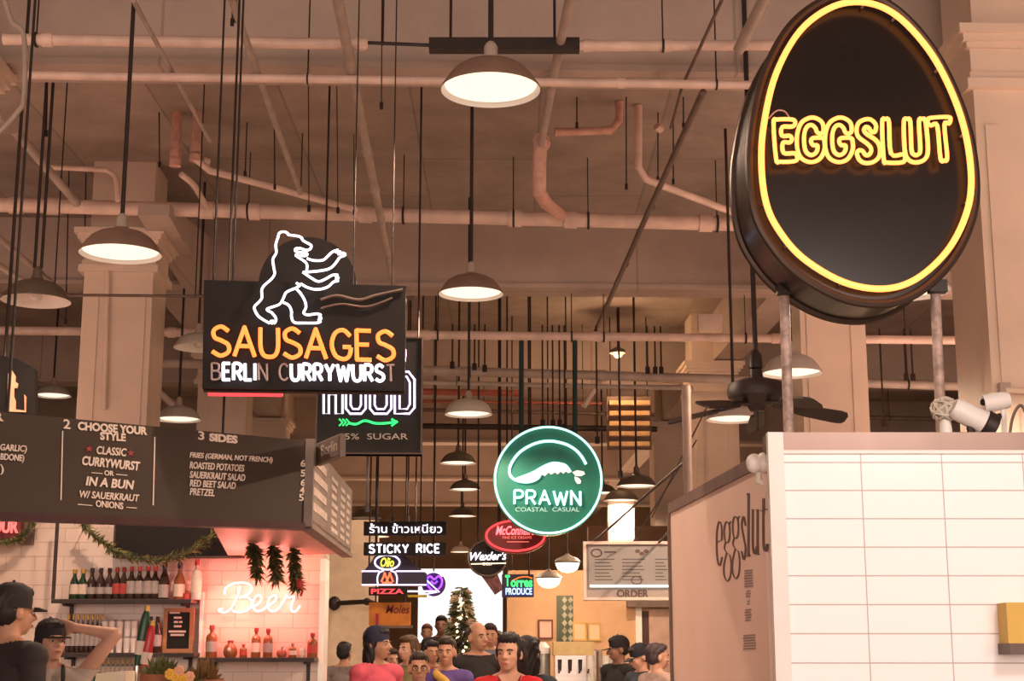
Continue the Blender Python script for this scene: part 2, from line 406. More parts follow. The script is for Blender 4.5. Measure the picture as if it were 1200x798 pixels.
# main drain across the whole width
c0, c1 = P(-40, 239, 14.4), P(1105, 269, 14.9)
pipe('drain_pipe', [c0, c1], .073, M_pipe, 'thick cream drain pipe running across the hall below the two upper pipes', couplings=[lerp_px(x, -40, 1105) for x in (18, 60, 236, 290, 420, 595, 660, 820)],
     hangers=[lerp_px(x, -40, 1105) for x in (284, 464, 593, 681, 834)])
pipe('sprinkler_pipe', [P(30, 88, 10.1), P(900, 100, 10.4)], .031, M_pipe, 'slim cream sprinkler pipe second from the top across the picture', couplings=[lerp_px(x, 30, 900) for x in (355, 560, 724)], hangers=[lerp_px(x, 30, 900) for x in (355, 838)])
pipe('sprinkler_pipe', [P(4, 46, 9.8), P(431, 52, 9.95)], .040, M_pipe, 'topmost cream pipe, left piece ending beside the dark channel', couplings=[.12, .98], hangers=[lerp_px(42, 4, 431)])
pipe('sprinkler_pipe', [P(677, 54, 9.95), P(905, 53, 10.1)], .037, M_pipe, 'topmost cream pipe, right piece from the dark channel towards the egg sign', couplings=[.05, .45], hangers=[lerp_px(776, 677, 905)])
t = thing('strut_channel', 'dark steel channel at the top behind the largest lit lamp', 'bracket', P(590, 53, 9.95))
a, b = P(503, 53, 9.95), P(679, 54, 9.95)
MB().box((a + b) / 2, ((b - a).length, .09, .088)).build('channel', M_rod, t)
MB().tube([P(430, 50, 9.95), a], .013, 8).build('threaded_rod', M_rod, t)
for px in (448, 528, 650): MB().tube([P(px, 53, 9.95), V((P(px, 53, 9.95).x, 9.95, ZC))], .011, 6).build('hanger_rod', M_rod, t)
# the two cross pipes under the second beam
pipe('cross_pipe', [P(-40, 387, 17.0), P(1140, 399, 17.5)], .050, M_pipe, 'cream pipe crossing the hall just under the pale beam', couplings=[.2, .45, .62, .8], hangers=[lerp_px(x, -40, 1140) for x in (505, 662, 700, 868)])
pipe('cross_pipe', [P(150, 424, 18.2), P(1150, 453, 18.7)], .058, M_pipe2, 'grey cream pipe crossing below it, behind the green sign rods', couplings=[.37, .55, .86], hangers=[lerp_px(x, 150, 1150) for x in (545, 1062)])
pipe('cross_pipe', [P(-30, 345, 12.6), P(486, 349, 12.7)], .013, M_rodm, 'thin dark conduit crossing in front of the left column', hangers=[.18, .5])
pipe('cross_pipe', [P(486, 448, 18.36), P(812, 455, 18.5)], .028, M_pipe2, 'slim grey pipe directly beneath the grey cream cross pipe', hangers=[.15, .6], hz=P(600, 436, 18.4).z)
pipe('cross_pipe', [P(480, 480, 23.4), P(770, 486, 23.4)], .03, M_rodm, 'thin brown pipe crossing at the height of the bell lamps', hangers=[.3, .8], hz=5.7)
pipe('cross_pipe', [P(480, 499, 23.56), P(770, 503, 23.56)], .045, M_rod, 'dark pipe crossing just above the green round sign', hangers=[.2, .75], hz=5.7)
pipe('cross_pipe', [P(1000, 489, 23.4), P(1140, 492, 23.4)], .035, M_rodm, 'brown pipe low between the two right columns', hangers=[.3, .7], hz=5.7)
# lengthwise conduits that run away under the ceiling
pipe('conduit', [PH(392, -20, 4.06), PH(461, 332, 4.03)], .036, M_pipe2, 'grey conduit running away from the top towards the pale beam', couplings=[.42, .55])
pipe('conduit', [PH(268, -10, 4.05), PH(352, 226, 4.02)], .025, M_pipe2, 'slim conduit slanting down to the slanted drain branch at left')
pipe('conduit', [PH(156, 0, 4.05), PH(246, 165, 4.0)], .016, M_pipe2, 'very thin conduit slanting past the two short risers at left', couplings=[.2, .5])
pipe('conduit', [PH(824, 108, 3.98), PH(758, 252, 3.95), PH(698, 388, 3.95)], .026, M_rodm, 'brown conduit running away between the drain and the pale beam', couplings=[.35, .6])
pipe('conduit', [PH(905, -20, 4.12), PH(866, 58, 4.1)], .04, M_pipe2, 'short grey conduit at the top left of the egg sign')
pipe('conduit', [PH(846, 0, 4.1), PH(800, 100, 4.1), PH(786, 150, 4.08)], .012, M_rodm, 'thin cable line slanting down left of the egg sign')
p = [PH(672, -20, 4.14), PH(654, 63, 4.14), PH(634, 168, 4.14)]
pipe('drop_pipe', p, .033, M_pipe2, 'lengthwise pipe that feeds the wrapped elbow above the drain', smooth=True)
q = P(634, 168, p[-1].y); y0 = q.y + .1
pipe('drop_pipe', [q + V((0, .05, .05)), P(632, 190, y0), P(632, 226, y0), P(640, 238, y0 + .3), P(657, 252, 14.45)], .058, M_insul, 'salmon wrapped elbow dropping into the drain right of the hanging lamp', couplings=[.03])
for (x, ya, yb, x2, lab) in ((208, 118, 194, 205, 'left of the two salmon risers above the slanted branch'), (232, 118, 188, 229, 'right of the two salmon risers above the slanted branch')):
    pa, pb = P(x, ya, 13.4), P(x2, yb, 13.4)
    pipe('riser_pipe', [V((pa.x, 13.4, ZC - .006)), pa, pb], .045, M_insul, lab, couplings=[.93, .8], hangers=())
pipe('branch_pipe', [P(212, 204, 13.4), P(228, 218, 13.6), P(242, 243, 14.3)], .028, M_pipe, 'short branch dropping from the left riser to the drain', smooth=True)
pipe('branch_pipe', [P(229, 186, 13.4), P(246, 200, 13.45), P(330, 222, 13.8), P(418, 246, 14.3)], .034, M_pipe, 'slanted branch pipe from the right riser down into the drain', couplings=[.06], hangers=[lerp_px(285, 229, 418), lerp_px(350, 229, 418)])
pa = P(748, 125, 13.2)
pipe('riser_pipe', [V((pa.x, 13.2, ZC - .006)), pa, P(748, 196, 13.2), P(757, 210, 13.3), P(862, 250, 14.2)], .035, M_pipe, 'cream riser that bends into a sloping branch left of the egg sign', couplings=[.2])
pipe('riser_pipe', [V((P(726, 125, 13.1).x, 13.1, ZC - .006)), P(725, 142, 13.1), P(716, 153, 13.1), P(650, 155, 13.0)], .036, M_insul, 'short salmon pipe with an upturned end, above the cream riser', hangers=())
pipe('wall_pipe', [P(58, 196, 14.2), P(125, 199, 14.2), P(134, 205, 14.2), P(137, 214, 14.2), P(138, 236, 14.2)], .026, M_pipe, 'bent pipe across the top of the left column', smooth=False)
pipe('wall_pipe', [P(16, 152, 11), P(90, 238, 13)], .036, M_pipe2, 'grey pipe slanting down to the drain at the far left')
pipe('wall_pipe', [P(-20, 298, 13), P(60, 352, 15)], .03, M_pipe2, 'grey pipe slanting behind the unlit lamp at the far left')
pipe('wall_pipe', [P(-20, 262, 13), P(76, 345, 16)], .03, M_pipe2, 'upper slanting grey pipe behind the unlit lamp at the far left')
pipe('wall_pipe', [P(126, 318, 14.75), P(122, 480, 14.75)], .025, M_col, 'cream conduit running down the face of the left column')
pipe('cable', [P(4, -5, 9), P(14, 25, 9), P(28, 42, 9), P(28, 112, 9), P(20, 132, 9), P(-4, 158, 9)], .016, M_pipe2, 'looping grey cable at the top left corner', 'cable', smooth=True)
pipe('brace', [P(120, 400, 18.3), P(207, 478, 19)], .045, M_pipe2, 'slanted strut above the lit lamp beside the left column', 'brace', hangers=[.6])
pipe('brace', [P(707, 440, 18.55), P(684, 476, 18.4)], .035, M_col, 'bright slanted strut right of the green sign rods', 'brace')
pipe('post', [V((P(804, 575, 8.6).x, 8.6, 0)), P(804, 452, 8.6)], .027, M_rodm, 'brown post standing left of the ceiling fan', 'post')
for a, b, l in (((828, 478), (764, 606), 'upper of the two stay wires beside the brown post'), ((816, 516), (742, 635), 'lower of the two stay wires beside the brown post')):
    pipe('stay_wire', [P(*a, 8.62), P(*b, 10.5)], .005, M_rod, l, 'wire', n=6)
# single hanger rods and wires that come down from the slab
RODS = [(187, 122, 196, 13.4), (322, 121, 222, 13.5), (396, -20, 250, 12.0), (362, -20, 248, 11.4), (415, 142, 252, 14.0), (447, -20, 128, 10.2), (734, 125, 222, 13.0), (771, 125, 213, 13.4), (789, 144, 216, 13.6), (801, 125, 150, 13.0),
        (676, 114, 150, 13.0), (54, 60, 160, 11), (77, 260, 380, 15), (98, 250, 345, 15.2), (272, 0, 30, 9.8), (276, 0, 26, 9.8)]
for i, (x, ya, yb, Y) in enumerate(RODS):
    pb = P(x, yb, Y); pt = V((P(x, max(ya, 0), Y).x, Y, ZC))
    where = ['beside the left salmon riser', 'over the slanted branch', 'passing in front of the grey conduit', 'left of the grey conduit', 'dropping under the conduit clamp', 'left of the dark channel', 'left of the cream riser', 'right of the cream riser',
             'second right of the cream riser', 'third right of the cream riser', 'over the short salmon pipe', 'left of the large unlit lamp', 'beside the left column shaft, outer', 'beside the left column shaft, inner', 'left of a pair at the top', 'right of a pair at the top'][i]
    o = MB().tube([pb, pt], .0065 if not 2 <= i <= 5 else .0045, 6).tube([pb, pb + V((0, 0, .05))], .014, 6).build('hanger_rod', M_rod)
    tag(o, 'thin dark hanger rod ' + where, 'rod', 'hanger rods')
FAR = [(530, 404, 432, 19), (556, 404, 434, 19), (568, 404, 436, 19), (636, 412, 500, 20), (656, 420, 500, 20), (662, 440, 505, 21), (648, 448, 500, 20.5), (700, 404, 520, 19), (727, 404, 560, 16), (759, 404, 438, 18.5), (768, 404, 438, 18.5), (775, 404, 438, 18.5),
       (1036, 402, 500, 18), (1062, 402, 446, 18.5), (1070, 402, 446, 18.5), (430, 534, 600, 17), (459, 534, 612, 19), (478, 560, 612, 21), (600, 640, 680, 22)]
for i, (x, ya, yb, Y) in enumerate(FAR):
    qa, qb = P(-40, 387, 17.0), P(1140, 399, 17.5); kx = P(x, 393, 17.2).x / 17.2; fE = (kx * qa.y - qa.x) / (qb.x - qa.x - kx * (qb.y - qa.y)); qe = qa + (qb - qa) * fE; Y = qe.y if ya < 500 else Y; pb = P(x, yb, Y); o = MB().tube([pb, V((pb.x, Y, qe.z + .13 if ya < 500 else ZC))], .011, 6).tube([pb, pb + V((0, 0, .08))], .03, 6).build('hanger_rod', M_rod)
    tag(o, 'dark hanger rod deeper in the hall, ' + ['far left of the green sign', 'second left of the green sign', 'third left of the green sign', 'short one between the green rods', 'beside the right green rod', 'just right of the green rod', 'thin one between the green rods',
         'over the right edge of the green sign', 'above the lamp right of the green sign', 'first of three by the square column', 'second of three by the square column', 'third of three by the square column', 'right of the wide column', 'left of a pair by the right post',
         'right of a pair by the right post', 'under the pale band, left', 'over the rice sign', 'over the end of the rice sign', 'over the produce sign'][i], 'rod', 'hanger rods')
t = thing('junction_box', 'small pale junction box on the cross pipe above the square column', 'box', P(832, 389, 17.15))
MB().box(P(832, 379, 17.15), (.27, .12, .19)).build('box', M_col, t); MB().box(P(832, 379, 17.15) + V((0, -.065, 0)), (.23, .012, .16)).build('cover_plate', M_pipe, t)

# ================================================================ pendant lamps
M_sh_brown = mat('brown enamel shade', (.24, .15, .115), .4, var=.1, spec=.5)
M_sh_grey = mat('grey enamel shade', (.52, .47, .42), .45, var=.06)
M_sh_bell = mat('ivory enamel shade', (.60, .56, .48), .4, var=.04)
M_sh_dark = mat('dark olive shade', (.15, .12, .09), .5, var=.1)
M_lin = mat('white shade lining', (.85, .80, .74), .4, var=.02)
M_mouth = glow('shade mouth glow', (1, .84, .66), 1.02)  # glowing disc added across the shade mouth in place of the overexposed lining
M_bulboff = mat('unlit bulb', (.7, .66, .6), .2, var=.02)
PROF = [(.5, 0), (.5, .025), (.465, .075), (.42, .145), (.365, .21), (.28, .265), (.17, .30), (.10, .318), (.085, .34)]
SHAPES = {}
def lamp(px, py, wpx, label, shade='brown', lit=True, rod_top=None, rods=1, wide=.5, flat=1.0, Y=None, power=1.0, top_px=None, lean=0):
    Y = Y or wide * FPX / wpx; p = P(px, py, Y); D = wide
    prof = PROF if shade != 'bell' else [(.5, 0), (.5, .03), (.475, .11), (.425, .20), (.34, .27), (.22, .315), (.12, .335), (.085, .34)]
    ms = {'bell': M_sh_bell, 'brown': M_sh_brown, 'grey': M_sh_grey, 'dark': M_sh_dark}[shade]
    t = thing('pendant_lamp', label, 'lamp', p, group='dome pendant lamps', scale=D)
    key = (shade, lit, flat)
    if key in SHAPES:
        for o in SHAPES[key]:
            c = o.copy(); COL.objects.link(c); c.parent = t; WM[c] = WM[t]
    else:
        z = lambda q: [(r, h * flat) for r, h in q]
        L = []
        I = Matrix.Identity(4)
        WM[t] = I
        L.append(MB().lathe(z(prof), n=40).build('shade', ms, t))
        L.append(MB().lathe(z([(.5, 0), (.49, .02), (.455, .07), (.41, .135), (.355, .198), (.27, .25), (.16, .285), (.0, .297)]), n=40).build('shade_lining', M_lin, t))
        L.append(MB().lathe([(.085, .33 * flat), (.088, .36 * flat), (.07, .365 * flat), (.07, .46 * flat), (.05, .50 * flat), (.03, .52 * flat)], n=20, close=True).build('socket_cap', M_pipe2 if shade != 'dark' else ms, t))
        if lit: L.append(MB().lathe([(0, .004), (.2, .008), (.36, .02), (.455, .045), (.462, .06)], n=40).build('lining_glow', M_mouth, t))
        else: L.append(MB().lathe([(0, .012), (.05, .016), (.085, .05), (.09, .085), (.07, .13), (.045, .17), (.045, .25)], n=16).build('bulb', M_bulboff, t))
        SHAPES[key] = L
        WM[t] = Matrix.Translation(p) @ Matrix.Scale(D, 4)
    z0 = p.z + .5 * flat * D
    for k in range(rods):
        dx = (k - (rods - 1) / 2) * .05
        MB().tube([V((p.x + dx, Y, z0)), V((p.x + dx + lean, Y, ZC))], .014 if rods == 1 else .012, 8).build('rod', M_rod, t)
    if lit:
        d = bpy.data.lights.new('lamp_light', 'SPOT'); d.spot_size = 2.85; d.spot_blend = .25; d.energy = LAMP_W * power; d.color = LAMP_COL; d.shadow_soft_size = .045
        o = bpy.data.objects.new('lamp_light', d); COL.objects.link(o); o.location = p + V((0, 0, .0)) - V((0, 0, .05)); 
    return t
lamp(575, 106, 123, 'largest lit pendant lamp, hanging in front of the dark channel')
lamp(141, 298, 98, 'lit brown pendant lamp in front of the left column')
lamp(552, 345, 78, 'lit brown pendant lamp above the white bell lamps in the middle')
lamp(42, 353, 82, 'unlit dark pendant lamp on a double rod at the far left', 'dark', lit=False, rods=2)
lamp(62, 464, 42, 'small lit lamp just above the menu board beside the column', 'grey')
lamp(209, 492, 53, 'lit grey lamp just above the sides column of the menu board', 'grey')
lamp(232, 408, 58, 'unlit grey lamp half hidden behind the sausage sign', 'grey', lit=False)
lamp(549, 486, 56, 'white bell lamp in the middle, nearest of the hanging row', 'bell')
lamp(537, 543, 43, 'second lamp of the middle row, left of the green sign', 'dark')
lamp(545, 574, 37, 'third lamp of the middle row', 'dark')
lamp(542, 605, 32, 'fourth lamp of the middle row, above the rice sign', 'dark')
lamp(540, 647, 24, 'farthest lamp of the middle row, above the christmas tree', 'grey', power=.5)
lamp(1060, 342, 108, 'lit lamp hidden behind the egg sign, only its rim showing under it', 'grey', power=2.2)
lamp(928, 438, 72, 'lit grey lamp behind the left post of the egg sign', 'grey', flat=1.05)
lamp(860, 492, 65, 'lit grey lamp partly behind the ceiling fan', 'grey', flat=.8)
lamp(746, 570, 47, 'lit dark lamp right of the green round sign', 'dark')
lamp(728, 587, 42, 'lit lamp beneath it that brightens the stall panel', 'dark', power=1.3)
lamp(706, 578, 34, 'small lit lamp peeping out behind the green round sign', 'dark', power=.7)
lamp(430, 607, 34, 'dark unlit lamp beside the slanted menu side', 'dark', lit=False)
lamp(441, 629, 30, 'small lit lamp in front of the rice sign', 'grey', power=.5)
# glowing work lamp and louvre deep under the ceiling, red pipes and the lit stall pier
p = P(724, 414, 21.5); t = thing('work_lamp', 'small glowing work lamp high above the green sign', 'lamp', p)
MB().ball(p, .07, 12).build('bulb', glow('amber bulb', (1, .6, .3), 3.0), t); MB().lathe([(.03, .05), (.10, .04), (.11, .0), (.115, 0), (.105, .05), (.03, .09)], p, 16).build('shade', M_sh_dark, t); MB().tube([p + V((0, 0, .08)), V((p.x, p.y, ZC))], .012, 6).build('rod', M_rod, t)
d = bpy.data.lights.new('lamp_light', 'POINT'); d.energy = 60; d.color = (1, .6, .32); d.shadow_soft_size = .07
o = bpy.data.objects.new('lamp_light', d); COL.objects.link(o); o.location = p + V((0, -.05, -.12))
pv = Plane(735, 500, 22, 0); t = thing('ceiling_louvre', 'stack of pale louvre slats above the lamps right of the green sign', 'vent', pv.pp(735, 524))
mb = MB(); pv.rect(mb, 712, 464, 763, 526, -.12, -.05); mb.build('back_panel', M_rodm, t, flat=True)
for y in (470, 482, 494, 506, 518): mb = MB(); pv.rect(mb, 714, y, 761, y + 5, -.05, .06); mb.build('slat', mat('ochre slat', (.62, .40, .20), .5, var=.2), t, flat=True)
mb = MB()
for x in (716, 759): a = pv.pp(x, 466, -.08); mb.tube([a, V((a.x, a.y, ZC))], .01, 6)
mb.build('hanger', M_rod, t)
M_red = mat('red sprinkler paint', (.36, .10, .07), .5, var=.15)
pipe('sprinkler_pipe', [P(486, 459, 22.2), P(612, 461, 22.2)], .05, M_red, 'red pipe crossing behind the left green rod', hangers=[.2, .8])
pipe('sprinkler_pipe', [P(486, 470, 22.6), P(705, 473, 22.6)], .022, M_red, 'thin red pipe crossing under the broad red pipe', hangers=[.1, .9])
struct('column', MB().bbox((P(713, 600, 21.5).x, 21.5, 0), (P(743, 600, 21.5).x, 21.8, P(728, 584, 21.5).z)), M_col, flat=True)
# two milk glass globes on the stall ceiling
M_globe = glow('lit milk glass', (1, .84, .62), 2.6)
for px, py, lab in ((665, 662, 'upper milk glass bowl lamp left of the order board'), (643, 680, 'lower milk glass bowl lamp above the framed notice')):
    Y = 19.8; p = P(px, py, Y); t = thing('bowl_lamp', lab, 'lamp', p, group='milk glass bowl lamps')
    MB().lathe([(0, -.095), (.075, -.088), (.125, -.055), (.15, 0), (.155, .025)], p, 20).build('bowl', M_globe, t)
    MB().lathe([(.16, .022), (.175, .037), (.125, .087), (.04, .12), (.02, .14)], p, 20).build('canopy', M_sh_dark, t)
    MB().tube([p + V((0, 0, .11)), V((p.x, Y, ZC))], .01, 6).build('rod', M_rod, t)
    d = bpy.data.lights.new('lamp_light', 'POINT'); d.energy = 22; d.color = (1, .64, .36); d.shadow_soft_size = .08
    o = bpy.data.objects.new('lamp_light', d); COL.objects.link(o); o.location = p + V((0, 0, -.14))

# ================================================================ ceiling fans
def fan(px, py, Y, R_, label, rot, m=M_rod, droop=.07, zs=1):
    c = P(px, py, Y); t = thing('ceiling_fan', label, 'fan', c, group='ceiling fans')
    MB().lathe([(0, -.10), (.05, -.095), (.07, -.06), (.13, -.04), (.2, -.0), (.21, .05), (.19, .10), (.1, .13), (.05, .14), (.04, .2)], c, 28).build('motor_housing', m, t)
    MB().tube([c + V((0, 0, .15)), V((c.x, c.y, ZC))], .018, 8).build('downrod', m, t)
    MB().lathe([(.018, .2), (.05, .21), (.045, .30), (.018, .34)], c, 14).build('rod_coupling', m, t)
    MB().tube([c + V((.0, 0, -.1)), c + V((0, 0, -.22))], .006, 6).ball(c + V((0, 0, -.23)), .013, 8).build('pull_chain', m, t)
    for k in range(5):
        a = rot + k * 2 * PI / 5; M = Matrix.Rotation(a, 3, 'Z') @ Matrix.Rotation(droop, 3, 'Y')
        T = M @ Matrix.Rotation(-.42, 3, 'X')
        ir = MB(); ir.box(c + V((0, 0, -.03)) + M @ V((.22, 0, 0)), (.2, .045, .012), T).box(c + V((0, 0, -.03)) + M @ V((.31, 0, 0)), (.06, .1, .012), T)
        b = MB(); out = []
        for i, (x, hw) in enumerate(((.28, .045), (.36, .06), (.5, .066), (R_ - .06, .07), (R_ - .015, .06), (R_, .035))):
            out.append((x, hw))
        prof = [(x, -h) for x, h in out] + [(x, h) for x, h in reversed(out)]
        tp = [c + V((0, 0, -.03)) + M @ V((x, 0, 0)) + T @ V((0, y, .006)) for x, y in prof]; bt = [p_ - V((0, 0, .012)) for p_ in tp]
        b.prism(tp, bt)
        bo = b.build('blade', m, t); ir.build('blade_iron', m, bo)
fan(887, 466, 10.6, .66, 'dark ceiling fan hanging left of the egg sign post', math.radians(10), droop=.15)
a_, b_, c_ = P(392, 707, 21.74), P(430, 705, 21.5), P(458, 713, 20.9)
t = thing('wall_bracket', 'dark jointed bracket arm reaching from the pale stall panel', 'bracket', a_)
MB().ball(a_, (.09, .06, .1), 12).build('wall_mount', M_rod, t); MB().tube([a_, b_], .035, 10).ball(b_, .055, 10).build('arm', M_rod, t); MB().tube([b_, c_], [.045, .02], 10).build('outer_arm', M_rod, t)


# ================================================================ neon colours
N_white = glow('white neon', (.95, .88, 1.0), 1.8)
N_violet = glow('violet white neon', (.80, .70, 1.0), 1.5)
N_yellow = glow('yellow neon', (1, .31, .07), 2.3)
N_orange = glow('orange neon', (1, .20, .04), 2.0)
N_green = glow('green neon', (.03, .85, .16), 1.6)
N_mint = glow('mint neon', (.52, 1.0, .88), 1.35)
N_pink = glow('pink neon', (1, .62, .56), 1.9)
N_red = glow('red neon', (1, .06, .07), 1.3)
N_purple = glow('purple neon', (.30, .07, 1.0), 1.5)
N_blue = glow('blue neon', (.12, .25, 1.0), 2.0)
N_dim = mat('unlit glass tube', (.46, .36, .36), .25, var=.05)
M_print = mat('white sign paint', (.80, .70, .63), .6, var=.05)
M_rim = mat('dark bronze sign rim', (.065, .042, .032), .4, metal=.4, var=.15)

# ================================================================ egg sign on two posts
pl = Plane(1012, 376, 5.75, .06)
t = thing('egg_sign', 'large black egg shaped sign with yellow neon ring and lettering', 'sign', pl.O)
ring = [(1010, 9), (972, 14), (934, 42), (906, 92), (892, 150), (889, 196), (894, 240), (908, 272), (937, 306), (984, 334), (1030, 342), (1068, 331), (1104, 299), (1126, 258), (1133, 216), (1126, 160), (1108, 108), (1082, 62), (1046, 24)]
RC = (1011, 180)
def egg(s, dx=0, dy=0): return [(RC[0] + (x - RC[0]) * s + dx, RC[1] + (y - RC[1]) * s + dy) for x, y in ring]
ab = [pl.ab(*q) for q in egg(1.088)]
sm = cr([V((a, b, 0)) for a, b in ab], 6, True); sm = [(v.x, v.y) for v in sm]
pl.poly(MB(), sm, -.30, 0, px=False).build('cabinet', mat('glossy black sign face', (.012, .008, .007), .22, var=.2, scale=3, spec=.35), t, ang=.6)
c0 = pl.ab(*RC)
mb = MB()
for o in (.0, -.30): mb.tube([pl.w(a, b, o) for a, b in sm], .018, 8, True)
mb.build('rim', M_rim, t)
rv = cr([V((*pl.ab(*q), 0)) for q in ring], 6, True)
MB().tube([pl.w(v.x, v.y, .05) for v in rv], .0125, 10, True).build('neon_ring', N_yellow, t)
mb = MB()
for i in range(0, len(rv), 9): mb.tube([pl.w(rv[i].x, rv[i].y, 0), pl.w(rv[i].x, rv[i].y, .05)], .006, 6)
mb.build('tube_support', N_dim, t)
_E = [(182, 215), (200, 198), (275, 198), (290, 215), (275, 233), (225, 236), (224, 278), (262, 279), (273, 295), (262, 312), (228, 314), (233, 364), (285, 366), (300, 385), (288, 405), (215, 408), (195, 395)]
_G = [(430, 255), (425, 215), (395, 192), (360, 190), (320, 215), (300, 270), (300, 340), (320, 390), (365, 410), (410, 395), (435, 350), (435, 305), (425, 290), (380, 290), (368, 305), (378, 325), (400, 328), (395, 360), (370, 375), (345, 360), (335, 325), (335, 270), (348, 235), (370, 225), (390, 240), (398, 260), (415, 268)]
_S = [(690, 250), (690, 222), (665, 198), (635, 198), (605, 215), (595, 250), (605, 285), (650, 320), (668, 345), (660, 370), (640, 375), (625, 355), (605, 352), (597, 370), (610, 400), (640, 415), (680, 408), (708, 380), (710, 335), (690, 300), (645, 270), (632, 250), (640, 235), (655, 240), (668, 258), (683, 260)]
_L = [(722, 212), (737, 196), (756, 210), (766, 366), (825, 371), (836, 390), (822, 411), (745, 412), (730, 395)]
_U = [(830, 208), (846, 195), (862, 208), (868, 345), (880, 372), (900, 372), (912, 345), (905, 208), (920, 195), (938, 208), (950, 345), (935, 395), (890, 412), (850, 395), (834, 345)]
_T = [(950, 203), (960, 190), (1050, 185), (1062, 200), (1055, 218), (1032, 224), (1046, 385), (1030, 402), (1012, 390), (996, 228), (965, 228), (950, 216)]
for g in (_E, _G, [(x + 140, y) for x, y in _G], _S, _L, _U, _T):
    mb = MB(); pl.neon(mb, [(860 + x * .2333, 100 + y * .2333) for x, y in g], .0084, .06, closed=True, k=4); mb.build('neon_letter', N_yellow, t)
MB().tube(cr([pl.pp(900, 140, .01), pl.pp(908, 133, .03), pl.pp(918, 134, .03), pl.pp(926, 142, .01)], 5), .003, 6).build('neon_lead', N_dim, t)
def egg_post(px0, y0, px1, y1, label, z_bottom):
    pb = P(px1, y1, 6.02); pt = P(px0, y0, 6.02); pb = V((pb.x, 6.02, z_bottom))
    o = thing('sign_post', label, 'post', pb, group='egg sign posts')
    MB().tube([pb, pt + V((0, 0, .03))], .021, 12).build('tube', mat('rusty galvanised pipe', (.42, .30, .25), .5, var=.45, scale=28), o)
    MB().lathe([(.03, -.005), (.03, .04), (.022, .05)], pb, 12).build('foot_collar', M_rodm, o)
    MB().box(pt + V((0, -.03, .0)), (.07, .05, .05)).build('clamp', M_rod, o)
ZT = P(905, 507, 5.4).z; zr = P(905, 528, 5.4).z - .06
egg_post(919, 340, 924, 503, 'rusty pipe post holding the left side of the egg sign', zr)
egg_post(1096, 338, 1102, 503, 'rusty pipe post holding the right side of the egg sign', zr)

# ================================================================ egg stall: tiled front and lettered side wall
xL = P(906, 640, 5.4).x
M_tile = brick('large white wall tile', (.90, .87, .86), (.91, .87, .87), (.50, .41, .39), .286, .0990, .0022, 0, rough=.22, bump=.6, shift=(-(P(998, 600, 5.4).x - 1.9) + .0, 0))
zt = P(905, 528, 5.4).z
t = thing('tiled_stall_front', 'white tiled stall front with a steel cap beneath the egg sign', 'stall', (1.9, 5.4, 0))
MB().bbox((xL + .012, 5.4, 0), (3.6, 5.52, zt)).build('tiled_wall', M_tile, t, flat=True)
MB().bbox((xL - .005, 5.39, zt), (3.6, 5.52, ZT)).build('steel_cap', mat('stall cap steel', (.17, .12, .10), .38, metal=1, var=.25, scale=1.4, stretch=(1, .1, .1)), t, flat=True)
MB().bbox((xL + .16, 5.52, zt - .12), (3.6, 6.3, zt - .06)).build('roof_sheet', M_rodm, t, flat=True)
MB().bbox((xL - .008, 5.385, 0), (xL + .046, 5.425, ZT)).build('corner_trim', M_white, t, flat=True)
MB().bbox((xL + .046, 5.388, zt - .012), (3.6, 5.40, zt)).build('tile_edge', M_white, t, flat=True)
Yb = 7.75
xB = P(785, 602, Yb).x
def side(Y, z): return V((xL + (xB - xL) * (Y - 5.45) / (Yb - 5.45), Y, z))
M_side = mat('blush painted panel', (.80, .60, .51), .5, var=.04, scale=3)
t = thing('stall_side_wall', 'blush painted stall side wall with tall dark lettering', 'stall', side(5.45, 0))
za, zb = P(905, 543, 5.45).z, P(785, 602, Yb).z
th_ = V((.09, .0, 0))
A0, A1 = side(5.53, 0), side(Yb, 0)
MB().hexa([A0, A1, side(Yb, zb), side(5.53, za)], [p + th_ for p in (A0, A1, side(Yb, zb), side(5.53, za))]).build('panel', M_side, t, flat=True)
za2, zb2 = za + .05, zb + .05
MB().hexa([side(5.53, za) - th_ * .1, side(Yb, zb) - th_ * .1, side(Yb, zb2) - th_ * .1, side(5.53, za2) - th_ * .1], [p + th_ * 1.3 for p in (side(5.53, za), side(Yb, zb), side(Yb, zb2), side(5.53, za2))]).build('top_trim', M_rodm, t, flat=True)
MB().bbox((xB - .012, Yb - .02, 0), (xB + .1, Yb + .03, zb)).build('edge_trim', M_rodm, t, flat=True)
# lettering on the side wall: a plane that contains the wall face
pw = Plane(845, 640, 6.5, 0); pw.O = side(6.6, 1.9); dr = (side(5.45, 0) - side(Yb, 0)).normalized(); pw.r = dr; pw.n = dr.cross(V((0, 0, 1))); pw.yaw = 0
M_ink = mat('dark brown wall lettering', (.10, .055, .045), .6, var=.05)
def pen(mb, pts, wd, out=.002, k=6, thick=.003):
    """broad pen stroke: heavy uprights, hairline turns"""
    q = cr([V((x, y, 0)) for x, y in pts], k); h = wd / 2
    for i in range(len(q) - 1):
        a, b = q[i], q[i + 1]
        quad = [(a.x - h, a.y - .35), (a.x + h, a.y + .35), (b.x + h, b.y + .35), (b.x - h, b.y - .35)]
        pw.poly(mb, quad, -.001, out)
mb = MB()
def gl(x0, x1, y0, y1, *st):
    for wd, pts in st: pen(mb, [(x0 + (x1 - x0) * u, y0 + (y1 - y0) * v) for u, v in pts], wd)
gl(839.5, 847, 611, 663, (1.9, [(.9, .42), (.85, .12), (.5, 0), (.15, .2), (.08, .5), (.2, .85), (.55, 1), (.95, .8)]), (1.0, [(.1, .47), (.9, .42)]))
